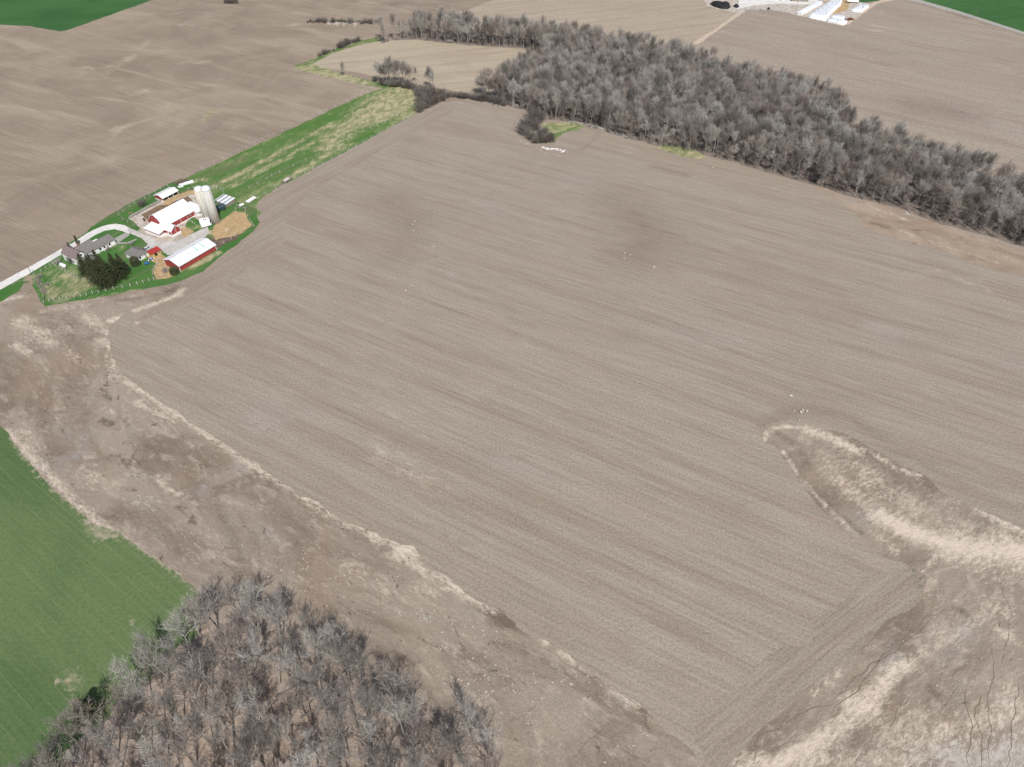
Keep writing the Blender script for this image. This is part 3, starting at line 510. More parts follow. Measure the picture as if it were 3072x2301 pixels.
def twig(mb, r, pts, w):                        # a fine tapering twig: a folded sliver, three faces round
    k = len(pts); vs = []
    a = Vector((r.gauss(0,1), r.gauss(0,1), r.gauss(0,1))).normalized()
    for i, p in enumerate(pts[:-1]):
        d = (pts[i+1] - p).normalized(); s = d.cross(a); s = s.normalized() if s.length > 1e-3 else d.orthogonal().normalized(); f = w * (1 - .6 * i / (k - 1))
        vs += [p + s * f, p - s * f * .5 + d.cross(s) * f * .87, p - s * f * .5 - d.cross(s) * f * .87]
    vs.append(pts[-1]); m = k - 1
    fs = [(i*3+j, i*3+(j+1) % 3, (i+1)*3+(j+1) % 3, (i+1)*3+j) for i in range(m-1) for j in range(3)] + [((m-1)*3+j, (m-1)*3+(j+1) % 3, m*3) for j in range(3)]
    mb.add(vs, fs)
def bare_tree(seed, h, clear, spread, limbs, dens, rad, stem=.74, tw_n=6):
    """a clear stem that breaks up into a rounded fan of rising limbs, boughs and fine twigs"""
    r = random.Random(seed); T, C = MB(), MB()
    trunk = grow(r, Vector((0,0,-.2)), Vector((r.gauss(0,.05), r.gauss(0,.05), 1)), h * stem, 9, .05, .04)
    tube(T, trunk, rad, rad * .34, 7)
    def on(t):
        x = t * (len(trunk) - 1); i = min(len(trunk) - 2, int(x)); return trunk[i].lerp(trunk[i+1], x - i), (trunk[i+1] - trunk[i]).normalized()
    for i in range(limbs):
        f = (i + r.random() * .6) / limbs; t = clear / stem + (1 - clear / stem) * f; p, d = on(min(t, .995))
        az = i * 2.4 + r.gauss(0, .4); ang = R(58 - 44 * f ** .8 + r.gauss(0, 7))
        dl = Vector((math.sin(ang) * math.cos(az), math.sin(ang) * math.sin(az), math.cos(ang)))
        L = spread * (1.0 - .22 * f) * r.uniform(.82, 1.15); lr = rad * (.50 - .18 * f)
        limb = grow(r, p, dl, L, 5, .07, .11); tube(T, limb, lr, lr * .28, 4)
        for j in range(dens):
            u = .18 + .82 * (j + r.random()) / dens; x = u * 5; k = min(4, int(x)); q = limb[k].lerp(limb[k+1], x - k); bd = (limb[k+1] - limb[k]).normalized(); a, b = perp(bd); w = r.uniform(0, 6.283)
            sd_ = (bd * r.uniform(.5, .9) + (a * math.cos(w) + b * math.sin(w)) * .72 + Vector((0, 0, .22)))
            sub = grow(r, q, sd_, L * r.uniform(.34, .5) * (1.15 - .5 * u), 3, .09, .12); twig(C, r, sub, .055)
            for m in range(tw_n):
                v = .2 + .8 * (m + r.random()) / tw_n; y = v * 3; k2 = min(2, int(y)); q2 = sub[k2].lerp(sub[k2+1], y - k2); bd2 = (sub[k2+1] - sub[k2]).normalized(); a, b = perp(bd2); w = r.uniform(0, 6.283)
                tw = grow(r, q2, bd2 * .7 + (a * math.cos(w) + b * math.sin(w)) * .8 + Vector((0,0,.2)), r.uniform(.8, 1.7), 2, .07, .16); twig(C, r, tw, .026)
                if m % 2: twig(C, r, grow(r, tw[1], Vector((r.gauss(0,.7), r.gauss(0,.7), .7)), r.uniform(.6, 1.1), 2, .05, .2), .019)
    return T.mesh('trunk', M['trunk']), C.mesh('crown', M['twigs'])
def bare_shrub(seed, h, w, stems, mat):
    r = random.Random(seed); T, C = MB(), MB()
    for i in range(stems):
        az = r.uniform(0, 6.283); ang = R(r.uniform(5, 55)); o = Vector((r.uniform(-.35,.35)*w, r.uniform(-.35,.35)*w, -.1))
        s = grow(r, o, Vector((math.sin(ang)*math.cos(az), math.sin(ang)*math.sin(az), math.cos(ang))), h * r.uniform(.6, 1.1), 4, .06, .14)
        tube(T, s, .05, .015, 3)
        for j in range(9):
            k = r.randint(1, 3); q = s[k].lerp(s[k+1], r.random()); b = grow(r, q, Vector((r.gauss(0,.7), r.gauss(0,.7), .55)), r.uniform(.5, 1.1) * h * .32, 3, .04, .2); twig(C, r, b, .026)
            for m in range(4): twig(C, r, grow(r, b[r.randint(1,2)], Vector((r.gauss(0,.8), r.gauss(0,.8), .4)), r.uniform(.4, .9), 2, .04, .2), .017)
    return T.mesh('stems', mat), C.mesh('twigs', mat)
# kinds of bare tree: tall forest trees, spreading edge trees, slim poles
PROTO = [bare_tree(11, 19, .42, 6.8, 15, 13, .24), bare_tree(12, 20, .50, 6.2, 14, 13, .25), bare_tree(13, 18, .36, 7.0, 16, 13, .23), bare_tree(14, 19, .40, 7.4, 15, 14, .28, .66),
         bare_tree(15, 17, .30, 6.0, 16, 12, .20), bare_tree(16, 21, .52, 6.0, 14, 13, .24), bare_tree(17, 15, .45, 4.2, 12, 11, .13)]
SAPL = [bare_tree(21, 8, .2, 2.6, 9, 6, .06, .8, 3), bare_tree(22, 6, .15, 2.4, 9, 6, .05, .75, 3), bare_tree(23, 10, .3, 2.8, 9, 6, .07, .8, 3)]
PROTO_N = [bare_tree(61, 19, .44, 6.6, 13, 10, .25, .74, 4), bare_tree(62, 20, .50, 6.4, 12, 10, .27, .72, 4), bare_tree(63, 18, .38, 7.0, 14, 10, .24, .74, 4), bare_tree(64, 19, .42, 7.4, 13, 11, .29, .66, 4), bare_tree(65, 17, .36, 6.0, 14, 9, .22, .74, 4), bare_tree(66, 21, .54, 6.0, 12, 10, .26, .74, 4), bare_tree(67, 16, .45, 4.2, 11, 8, .15, .78, 3)]
for T_, C_ in SAPL: C_.materials.clear(); C_.materials.append(M['sapling'])
SHRUB = [bare_shrub(31, 3.2, 3.0, 34, M['brush']), bare_shrub(32, 4.2, 3.2, 38, M['brush']), bare_shrub(33, 2.4, 2.6, 30, M['twigs'])]
def plant(kind, pair, names, loc, rz, s, label, cat, group, mats=None):
    o = thing(kind, label, cat, loc, rz, group, s)
    for n, me in zip(names, pair): link(n, me, o)
    return o
def tree(i, loc, s, label, group, rz=None, P_=None): return plant('bare_tree', (P_ or PROTO)[i], ('trunk', 'crown'), loc, rnd.uniform(0, 6.28) if rz is None else rz, s, label, 'tree', group)
def shrub(i, loc, s, label, group, k=1.25):
    s *= k if group else 1
    return shrub_(i, loc, s, label, group)
def shrub_(i, loc, s, label, group): return plant('bare_shrub', SHRUB[i], ('stems', 'twigs'), loc, rnd.uniform(0, 6.28), s, label, 'shrub', group)

def scatter(poly, gap, seed):
    g = np.random.default_rng(seed); P = np.array(poly); lo, hi = P.min(0), P.max(0); out = []
    cell = {}; n = int((hi - lo).prod() / gap**2 * 6)
    C = g.uniform(lo, hi, (n, 2)); C = C[inside(C, P)]
    for p in C:
        k = (int(p[0] // gap), int(p[1] // gap))
        if all(np.hypot(*(p - q)) >= gap for i in (-1,0,1) for j in (-1,0,1) for q in cell.get((k[0]+i, k[1]+j), [])):
            cell.setdefault(k, []).append(p); out.append(p)
    return np.array(out)
def in_view(p, m=60, z=9):                        # can the photograph see it?
    d = Vector((p[0], p[1], z - H)); f = d.dot(Vector((0, math.cos(TH), -math.sin(TH)))); x = 1536 + FPX * d.x / f; y = 1150.5 - FPX * d.dot(Vector((0, math.sin(TH), math.cos(TH)))) / f
    return -m < x < 3072 + m and -m < y < 2301 + 2 * m
def edge_dist(P, poly):
    q = poly + [poly[0]]; return dist(P, q)
W1 = scatter(shrink(WOOD1, 2.0), 4.4, 5); W1X = [p for p in W1 if not in_view(p) and in_view(p, 600)]; W1 = np.array([p for p in W1 if in_view(p)]); D1 = edge_dist(W1, WOOD1)
green_edge = wpoly([(60,2290),(330,2000),(520,1850),(606,1790)])
G1 = dist(W1, green_edge)
n1 = 0
for p, d, g in sorted(zip(W1.tolist(), D1, G1), key=lambda t: t[0][1]):
    edge = d < 6
    i = rnd.choice([0,1,2,3,4,5,5,6] if not edge else [2,3,4,4,2,0]); s = rnd.uniform(.78, 1.06) * (.97 if edge else 1)
    if edge and g < 22: lab = 'bare grey tree on the near wood\'s edge beside the green wheat field'
    elif edge: lab = 'bare grey tree on the near wood\'s edge facing the stony bare ground'
    else: lab = 'bare grey tree standing inside the near wood at the lower left over leaf litter'
    tree(i, (p[0], p[1], .05), s, lab, 'bare trees of the near wood', None, PROTO_N); n1 += 1
# tree rows and lone trees along the pasture's far end and the stubble field
TR = [(zc(826,604),2,.8),(zc(842,610),6,.8),(zc(912,622),1,1.0),(zc(905,628),0,.9),(zc(930,625),6,1.0),(zc(968,618),1,.85),(zc(985,622),5,.8),(zc(1008,618),2,.85),(zc(1030,632),3,.9),(zc(870,615),6,.9),(zc(1100,606),6,.75),(zc(950,624),4,.9),(zc(890,622),2,.85),(zc(860,618),4,.75),(zc(1060,630),2,.75),(zc(1225,660),2,.7),(zc(1210,650),5,.72),(zc(1195,640),6,.8),(zc(1555,690),3,.62),(zc(1575,690),2,.6),(zc(1595,700),2,.65),(zc(1640,715),0,.7),(zc(1675,722),1,.68),(zc(1620,700),6,.75),(zc(1700,735),4,.75),(zc(1720,735),0,.75)]
for p, i, s in TR: tree(i, p, s, 'tall bare tree in the row between the pasture end and the stubble field', 'bare trees of the row at the pasture end'); n1 += 1
tree(4, zc(565,560), .6, 'small lone bare tree on the grassy margin of the stubble field', None); n1 += 1
W2 = scatter(WOOD2, 4.5, 8); W2 = np.array([p for p in W2 if in_view(p, 900)]); D2 = edge_dist(W2, [tuple(at(x, y)[:2]) for x, y in LOW2][::-1])
front = dist(W2, [tuple(at(x, y)[:2]) for x, y in LOW2])
rng2 = np.hypot(W2[:, 0], np.hypot(W2[:, 1], H)); seen = np.array([in_view(p, 0) for p in W2]); order = np.argsort(rng2 - 10 * (front < 7) + 1e6 * ~seen)
near = set(order[:max(0, 300 - n1)].tolist())
for k in sorted(near):
    p = W2[k]; e = front[k] < 7
    lab = 'bare grey tree on the big wood\'s near edge above the worked brown strip' if e else 'bare grey tree inside the near right end of the big wood'
    tree(rnd.choice([6,6,4,2,5] if e else [0,1,2,3,4,5]), (p[0], p[1], .05), rnd.uniform(.72, 1.0), lab, 'bare trees of the big wood')
# the rest of the big wood: one mass of the same trees, instanced
def mass(name, pts, protos, scales, kind_names, seed):
    col = bpy.data.collections.new(name + ' kinds')
    for T, C in protos:
        bm = bmesh.new(); bm.from_mesh(T); nT = len(bm.faces); bm.from_mesh(C); me = bpy.data.meshes.new(kind_names)
        for f in list(bm.faces)[nT:] if False else []: pass
        bm.faces.ensure_lookup_table()
        for k in range(nT, len(bm.faces)): bm.faces[k].material_index = 1
        bm.to_mesh(me); bm.free(); me.materials.append(T.materials[0]); me.materials.append(C.materials[0])
        col.objects.link(bpy.data.objects.new(kind_names, me))
    me = bpy.data.meshes.new(name); me.from_pydata([(p[0], p[1], .05) for p in pts], [], [])
    a = me.attributes.new('size', 'FLOAT', 'POINT'); a.data.foreach_set('value', np.array(scales, np.float32))
    o = link(name, me); o['kind'] = 'stuff'
    ng = bpy.data.node_groups.new(name, 'GeometryNodeTree'); ng.interface.new_socket('Geometry', in_out='INPUT', socket_type='NodeSocketGeometry'); ng.interface.new_socket('Geometry', in_out='OUTPUT', socket_type='NodeSocketGeometry')
    N = lambda t: ng.nodes.new(t); gi, go = N('NodeGroupInput'), N('NodeGroupOutput'); ip = N('GeometryNodeInstanceOnPoints'); ci = N('GeometryNodeCollectionInfo'); L = ng.links.new
    ci.inputs['Collection'].default_value = col; ci.inputs['Separate Children'].default_value = True; ci.inputs['Reset Children'].default_value = True
    rv = N('FunctionNodeRandomValue'); rv.data_type = 'FLOAT_VECTOR'; rv.inputs[1].default_value = (.06, .06, 6.283); rv.inputs['Seed'].default_value = seed
    at_ = N('GeometryNodeInputNamedAttribute'); at_.data_type = 'FLOAT'; at_.inputs['Name'].default_value = 'size'
    L(gi.outputs[0], ip.inputs['Points']); L(ci.outputs[0], ip.inputs['Instance']); ip.inputs['Pick Instance'].default_value = True
    L(rv.outputs[0], ip.inputs['Rotation']); L(at_.outputs['Attribute'], ip.inputs['Scale']); L(ip.outputs[0], go.inputs[0])
    md = o.modifiers.new('trees', 'NODES'); md.node_group = ng; return o
rest = [k for k in range(len(W2)) if k not in near]
mass('far_woodland', W2[rest], PROTO, [rnd.uniform(.78, 1.02) for _ in rest], 'woodland_tree', 3)
mass('near_woodland', W1X, PROTO_N, [rnd.uniform(.78, 1.04) for _ in W1X], 'woodland_tree', 9)
# undergrowth inside both woods and brush along their edges: nobody could count it
lowline = [tuple(at(x, y)[:2]) for x, y in LOW2]
U = scatter(WOOD2, 3.6, 21); U = U[dist(U, lowline) < 22]; U = np.array([p for p in U if in_view(p)])
mass('undergrowth', U, SHRUB[2:] + SAPL + SAPL, [rnd.uniform(.6, 1.15) for _ in U], 'undergrowth_shrub', 5)
U1 = scatter(shrink(WOOD1, 4), 5.6, 22); U1 = np.array([p for p in U1 if in_view(p)])
mass('saplings', U1, SAPL, [rnd.uniform(.6, 1.15) for _ in U1], 'sapling', 6)
print('TREES', n1, len(W1), len(W2), [len(a.polygons) + len(b.polygons) for a, b in PROTO])
# evergreens
def spruce(seed, h, w):
    r = random.Random(seed); T, C = MB(), MB(); T.bar((0,0,-.1), (0,0,h*.97), .2, .03, 7)
    z = h * .07
    while z < h * .985:
        f = 1 - z / h; L = w * (f ** .85) + .12; n = 6 + int(7 * f)
        for k in range(n):
            az = r.uniform(0, 6.283); l = L * r.uniform(.78, 1.12); dr = r.uniform(-.10, .22)
            m = max(2, int(l / .34))
            for j in range(m + 1):
                u = (j + .3) / (m + .3); q = Vector((math.cos(az) * l * u, math.sin(az) * l * u, z - dr * l * u + .25 * l * u * u * .5))
                for _ in range(3):
                    s = r.uniform(.16, .30) * (1.15 - .4 * u); d = Vector((math.cos(az + r.gauss(0, .8)), math.sin(az + r.gauss(0, .8)), r.gauss(-.1, .3))).normalized(); e = Vector((-d.y, d.x, r.gauss(0, .5))).normalized()
                    o = q + Vector((r.gauss(0,.12), r.gauss(0,.12), r.gauss(0,.09)))
                    C.add([o - e * s * .45, o + d * s * 1.3, o + e * s * .45, o + Vector((0, 0, -s * .5))], [(0, 1, 2), (0, 3, 1), (1, 3, 2)])
        z += .30 + .22 * r.random()
    return T.mesh('trunk', M['trunk']), C.mesh('crown', M['needles'])
def leafy(seed, h, w, n, shape, mat, s0=.12, s1=.24):
    r = random.Random(seed); T, C = MB(), MB(); T.bar((0,0,-.1), (0,0,h*.8), .12, .03, 6)
    for i in range(4): T.bar((0,0,h*(.12+.14*i)), (r.uniform(-.35,.35)*w, r.uniform(-.35,.35)*w, h*(.35+.14*i)), .05, .015, 4)
    for i in range(n):
        t = r.random() ** .9; az = r.uniform(0, 6.283); lump = 1 + .22 * mnoise.noise(Vector((math.cos(az) * 1.6, math.sin(az) * 1.6, t * 5 + seed)))
        rad = w * .5 * shape(t) * lump * (r.random() ** .28); q = Vector((math.cos(az) * rad, math.sin(az) * rad, .08 * h + t * .92 * h + r.gauss(0, .05)))
        d = Vector((math.cos(az) + r.gauss(0,.5), math.sin(az) + r.gauss(0,.5), r.gauss(.4,.5))).normalized(); e = d.orthogonal().normalized(); s = r.uniform(s0, s1)
        C.add([q - e * s * .5, q + d * s, q + e * s * .5, q - d.cross(e) * s * .4], [(0, 1, 2), (0, 3, 1), (1, 3, 2)])
    return T.mesh('trunk', M['trunk']), C.mesh('crown', mat)
SPR = [spruce(41, 12.5, 4.1), spruce(42, 11.5, 3.9), spruce(43, 13.5, 4.3)]
lab = 'tall dark green spruce in the clump below the white farmhouse'
for x, y, i, s in ((800,960,0,.92),(862,1005,2,.95),(930,985,1,1.0),(1000,935,2,.92),(1048,885,0,.85),(735,905,1,.95),(870,915,2,.98),(965,870,0,.95),(795,880,2,.88),(700,860,0,.78),(905,935,0,.95),(830,935,1,.9),(1020,860,2,.8),(760,850,1,.85),(985,890,0,.85)):
    plant('spruce_tree', SPR[i], ('trunk', 'crown'), z1(x, y, .05), rnd.uniform(0, 6.28), s * (1.1 if y > 895 else .86), lab, 'tree', 'spruces below the farmhouse')
dome = lambda t: math.sqrt(max(0, 1 - (2 * t - .75) ** 2 * .42)) * (1 if t < .75 else math.sqrt(max(0, 1 - ((t - .75) / .26) ** 2)))
col_ = lambda t: (1 - .75 * t) * min(1, .5 + 4 * t)
plant('cedar_bush', leafy(51, 5.0, 4.4, 3600, dome, M['cedar']), ('trunk', 'crown'), z1(1130, 822, .06), 0, 1, 'rounded dark evergreen bush in front of the white garage wall', 'bush', None)
plant('cedar_bush', leafy(52, 4.0, 4.0, 3200, dome, M['cedar']), ('trunk', 'crown'), z1(1452, 893, .06), 0, 1, 'rounded evergreen bush at the corner of the long red shed', 'bush', None)
CC = leafy(53, 5.5, 1.8, 1800, col_, M['cedar'])
for x, y, s, l in ((650,648,.95,'narrow columnar cedar behind the farmhouse roof next to the road'),(590,700,.85,'columnar cedar nearest the road at the farmhouse gable'),(605,722,.9,'columnar cedar tucked against the white farmhouse gable'),(583,684,.7,'smallest columnar cedar on the road side of the farmhouse')):
    plant('columnar_cedar', CC, ('trunk', 'crown'), z1(x, y, .06), rnd.uniform(0, 6), s, l, 'tree', 'columnar cedars around the farmhouse')
plant('evergreen_tree', leafy(54, 9, 5.5, 4200, lambda t: (1.15 - t) * (1 + .3 * math.sin(t * 23)), M['cedar'], .2, .4), ('trunk', 'crown'), tuple(at(272, 2150)[:2]) + (.05,), 0, 1, 'dark green evergreen on the near wood\'s edge above the wheat', 'tree', None)
# brush
ed = 'dense dark brush between the pasture end and the seeded field'
for x, y, i, s in ((1130,825,1,1.2),(1160,800,0,1.4),(1195,790,1,1.35),(1230,770,1,1.3),(1265,755,0,1.4),(1300,740,1,1.1),(1340,720,0,1.0),(1135,790,1,1.3),(1170,760,1,1.4),(1215,745,1,1.5),(1250,725,0,1.4),(1140,750,1,1.3),(1180,720,1,1.4),(1125,710,0,1.4),(1290,710,1,1.1),(1110,690,1,1.0),(1220,700,1,1.3),(1160,690,1,1.2),(1380,715,0,.9)):
    shrub(i, zc(x, y, .05), s, ed, 'brush at the pasture end')
for x, y, i, s in ((850,625,1,.9),(880,632,0,1.0),(925,640,1,1.0),(950,640,0,1.0),(985,640,1,1.0),(1015,650,0,1.1),(1050,655,1,1.0),(1075,650,0,.9),(800,600,0,.8),(1090,665,1,1.0)):
    shrub(i, zc(x, y, .05), s, 'dark brush under the tall trees of the pasture end row', 'brush under the tree row')
for x, y in ((1420,722),(1455,725),(1490,722),(1520,735),(1550,738),(1580,745),(1612,745),(1645,752),(1680,760),(1715,770),(1750,780)):
    shrub(rnd.choice([0,1]), zc(x, y, .05), rnd.uniform(.8, 1.15), 'low brown brush in the hedge between the seeded field and the stubble field', 'brush of the hedge by the stubble field')
for x, y, s in ((1885,985,1.2),(1915,1000,1.2),(1950,1030,1.1),(1985,1055,1.0),(1930,950,1.5),(1960,905,1.5),(1985,960,1.4),(2020,1000,1.0),(2060,1050,1.1),(2085,1020,1.1),(2020,1050,1.0),(1900,950,1.3),(2010,900,1.5),(2050,980,1.0),(1975,870,1.6),(2100,1045,.9)):
    shrub(rnd.choice([0,1,1]), zc(x, y, .05), s, 'dense grey brush in the clump jutting into the seeded field', 'brush of the clump jutting into the field')
shr = 'dark shrub in the broken row on the margin left of the stubble field'
for x, y, i, s in ((585,985,0,.75),(650,955,1,.75),(690,935,0,.95),(752,912,0,.6),(820,890,2,.6),(925,845,1,.85),(965,830,1,.95),(1005,815,1,1.0),(1045,790,1,1.0),(1082,768,0,1.1),(1165,748,0,.85),(1215,735,0,.8),(1258,718,1,.75)):
    shrub(i, zt(x, y, .05), s, shr, 'shrubs left of the stubble field')
for x in range(370, 1640, 50):
    shrub(rnd.choice([0,2,1]), zt(x, 400 + rnd.uniform(-28, 12) + (x - 370) * .012, .05), rnd.uniform(.45, 1.0), 'scrubby bush in the stony strip left of the big wood', 'scrub of the stony strip')
for x in (1365, 1385, 1405, 1425): shrub(rnd.choice([0, 1]), at(x / 2.011, 10, .05), rnd.uniform(.8, 1.1), 'scrubby bush in the small far clump at the top edge of the picture', 'scrub of the far clump')
for (x, y), s, l in (((480,800),1.0,'grey bare shrub on the lawn beside the white road'),((615,795),1.25,'tall bare shrub left of the spruce clump'),((640,770),1.2,'bare grey shrub between the farmhouse and the spruces'),((335,915),.7,'small bare bush at the top corner of the paddock fence'),((1185,330),1.15,'grey bare bush between the field fence and the concrete wall'),((1090,650),.7,'bare bush in the lawn above the garage'),((1375,870),.95,'brown bare bush left of the round evergreen at the red shed'),((900,690),.55,'low bare bush below the farmhouse side wall'),((395,985),.6,'brown bush inside the paddock by the old log pile')):
    shrub(0 if s > 1 else 2, z1(x, y, .06), s, l, None)

# ------------------------------------------------------------------ the farmstead
def hall(root, x0, x1, prof, wall, roof, axis='x', ov=.35, th=.14, wall_name='wall', roof_name='roof', ends=True):
    """walls under a roof profile (list of (across, z)) swept from x0 to x1; axis 'y' sweeps along local y"""
    t = (lambda a, c, z: (a, c, z)) if axis == 'x' else (lambda a, c, z: (c, a, z))
    w = MB(); sec = [(prof[0][0], -.3)] + list(prof) + [(prof[-1][0], -.3)]
    w.prism(None or sec, [t(x0, c, z) for c, z in sec], [t(x1, c, z) for c, z in sec])
    W = w.build(wall_name, wall, root)
    r = MB(); pr = [Vector(p) for p in prof]
    e0 = pr[0] + (pr[0] - pr[1]).normalized() * ov; e1 = pr[-1] + (pr[-1] - pr[-2]).normalized() * ov
    line = [e0] + pr[1:-1] + [e1]; sec = [(p.x, p.y + .03) for p in line] + [(p.x, p.y + .03 + th) for p in line[::-1]]
    r.prism(sec, [t(x0 - ov, c, z) for c, z in sec], [t(x1 + ov, c, z) for c, z in sec])
    R_ = r.build(roof_name, roof, root); fixn(W); fixn(R_); return W, R_
def fixn(o):
    bm = bmesh.new(); bm.from_mesh(o.data); bmesh.ops.recalc_face_normals(bm, faces=bm.faces); bm.to_mesh(o.data); bm.free()
def panel(name, root, x0, x1, y0, y1, z0, z1_, mat):
    m = MB(); m.box(x0, x1, y0, y1, z0, z1_); return m.build(name, mat, root)
def window_y(root, x, z, w, h, y, face=-1, frame='white', glass='glass'):    # on a wall whose face looks along +-y
    a, b = (y - .06, y - .005) if face < 0 else (y + .005, y + .06)
    f = panel('window', root, x - w/2 - .1, x + w/2 + .1, a, b, z - .1, z + h + .1, M[frame])
    a, b = (y - .075, y - .06) if face < 0 else (y + .06, y + .075)
    panel('pane', f, x - w/2, x + w/2, a, b, z, z + h, M[glass]); return f
def window_x(root, y, z, w, h, x, frame='white', glass='glass'):             # on a wall that looks along -x
    f = panel('window', root, x - .06, x - .005, y - w/2 - .1, y + w/2 + .1, z - .1, z + h + .1, M[frame])
    panel('pane', f, x - .075, x - .06, y - w/2, y + w/2, z, z + h, M[glass]); return f
def door_y(root, x, w, h, y, mat, trim='white', z=.0):
    d = panel('door', root, x - w/2, x + w/2, y - .08, y - .005, z, z + h, M[mat])
    if trim:
        m = MB(); m.box(x - w/2 - .12, x - w/2, y - .1, y - .004, z, z + h + .12); m.box(x + w/2, x + w/2 + .12, y - .1, y - .004, z, z + h + .12); m.box(x - w/2, x + w/2, y - .1, y - .004, z + h, z + h + .12)
        m.box(x - .05, x + .05, y - .11, y - .08, z, z + h); m.build('door_trim', M[trim], d)
    return d

U58 = R(58.5)
# long machine shed
t = thing('machine_shed', 'long red machine shed with white roof at the field edge of the farmyard', 'shed', z3(785,1625), R(59))
hall(t, 0, 21.6, [(0,3.0),(5.2,4.7),(10.4,3.0)], M['red'], M['white_roof'])
for x, y in ((-.06,-.06),(21.5,-.06),(-.06,10.3)): panel('corner_trim', t, x, x + .22, y, y + .22, 0, 3.0, M['white'])
m = MB(); m.box(-.42, 22.0, -.46, -.36, 2.72, 2.93); m.build('gutter', M['white'], t)
sl = (4.7 - 3.0) / 5.2
for x, y0, y1, mt in ((13.0,1.6,5.0,'green_stain'),(16.6,1.4,5.0,'green_stain'),(14.9,5.3,7.2,'green_stain'),(4.5,3.6,4.3,'grey_metal'),(8.8,1.9,2.6,'grey_metal')):
    m = MB(); zz = lambda y: 3.0 + (sl * y if y < 5.2 else sl * (10.4 - y)) + .185
    m.add([(x,y0,zz(y0)),(x+.55,y0,zz(y0)),(x+.25,y1,zz(y1)),(x-.2,y1,zz(y1)),(x,y0,zz(y0)+.02),(x+.55,y0,zz(y0)+.02),(x+.25,y1,zz(y1)+.02),(x-.2,y1,zz(y1)+.02)],[(0,3,2,1),(4,5,6,7),(0,1,5,4),(1,2,6,5),(2,3,7,6),(3,0,4,7)]); m.build('roof_patch', M[mt], t)
m = MB(); m.box(-.07, -.01, 3.4, 7.0, 0, 2.7); m.build('door', M['red'], t)
# the big barn with its gabled wing and its lean-to
B = Vector((-174.7, 313.5, 0)); t = thing('barn', 'big red barn with white gambrel roof, gabled wing and lean-to', 'barn', B, R(59.5))
hall(t, 1.4, 20, [(0,3.1),(3.0,6.3),(6,8.0),(9,6.3),(12,3.1)], M['red'], M['white_roof'])
hall(t, -6.9, 2.2, [(-.3,3.0),(2.4,5.1),(5.1,3.0)], M['red'], M['white_roof'], 'y', wall_name='wing_wall', roof_name='wing_roof')
m = MB(); sec = [(-3.7,-.3),(-3.7,2.0),(1.38,3.1),(1.38,-.3)]; m.prism(sec, [(x,-1.9,z) for x, z in sec], [(x,8.9,z) for x, z in sec]); o = m.build('lean_to_wall', M['red'], t); fixn(o)
m = MB(); sec = [(-4.1,1.95),(1.37,3.13),(1.37,3.27),(-4.1,2.1)]; m.prism(sec, [(x,-2.3,z) for x, z in sec], [(x,9.3,z) for x, z in sec]); o = m.build('lean_to_roof', M['white_roof'], t); fixn(o)
m = MB(); m.box(-3.76, -.37, -1.96, 8.96, -.3, 1.0); m.box(-.36, 5.16, -6.96, -.3, -.3, 1.1); m.box(5.4, 20.06, -.06, 0, -.3, .55); m.build('foundation', M['white'], t)
for a_ in ((-.38,-.18,-6.98,-6.78,.9,3.0),(4.98,5.18,-6.98,-6.78,.9,3.0),(19.86,20.06,-.08,.1,.55,3.1),(-3.78,-3.6,-1.98,-1.8,1.0,2.0)): panel('corner_trim', t, *a_, M['white'])
# white rake boards of the gables
def rake(pts, x, w=.17, axis='x', name='rake_board'):
    m = MB(); T_ = (lambda a, c, z: (a, c, z)) if axis == 'x' else (lambda a, c, z: (c, a, z))
    for (a0, z0), (a1, z1_) in zip(pts[:-1], pts[1:]):
        m.add([T_(x-.05,a0,z0-w),T_(x-.05,a1,z1_-w),T_(x-.05,a1,z1_),T_(x-.05,a0,z0),T_(x,a0,z0-w),T_(x,a1,z1_-w),T_(x,a1,z1_),T_(x,a0,z0)],[(0,1,2,3),(7,6,5,4),(0,4,5,1),(1,5,6,2),(2,6,7,3),(3,7,4,0)])
    o = m.build(name, M['white'], t); fixn(o)
rake([(0,3.1),(3.0,6.3),(6,8.0),(9,6.3),(12,3.1)], 1.39); rake([(-.3,3.0),(2.4,5.1),(5.1,3.0)], -6.91, axis='y')
for x, w in ((9.4,3.2),(13.2,2.6)): door_y(t, x, w, 2.2, -.005, 'red', None, z=.58)
for x in (11.3, 15.4): panel('batten', t, x, x + .12, -.07, -.004, .58, 3.0, M['white'])
window_y(t, 17.4, 1.5, .8, .8, -.005); window_y(t, 2.4, 3.5, .8, .7, -6.9); door_y(t, 2.4, 3.0, 1.8, -6.905, 'red', None, z=1.12); panel('batten', t, 2.34, 2.46, -7.02, -6.99, 1.12, 2.9, M['white'])
for x in (-2.6,-1.7): window_y(t, x, 1.25, .6, .6, -1.905)
for y in (0.5, 3.2, 6.6): window_x(t, y, 1.1, .9, .6, -3.71)
m = MB(); m.box(-.37, -.31, -5.0, -3.9, .2, 2.2); m.build('door', M['white'], t)
# low white roofed annex between barn and silos
t = thing('milk_house', 'low white roofed annex squeezed between the barn and the silos', 'shed', B + Vector((math.cos(R(59.5)), math.sin(R(59.5)), 0)) * 20.5 + Vector((-math.sin(R(59.5)), math.cos(R(59.5)), 0)) * -1.6, R(59.5))
hall(t, 0, 5.2, [(0,2.2),(10.5,3.0)], M['white'], M['white_roof']); window_y(t, 1.6, .9, .9, .7, 0); door_y(t, 3.6, 1.1, 1.9, 0, 'grey_wood')
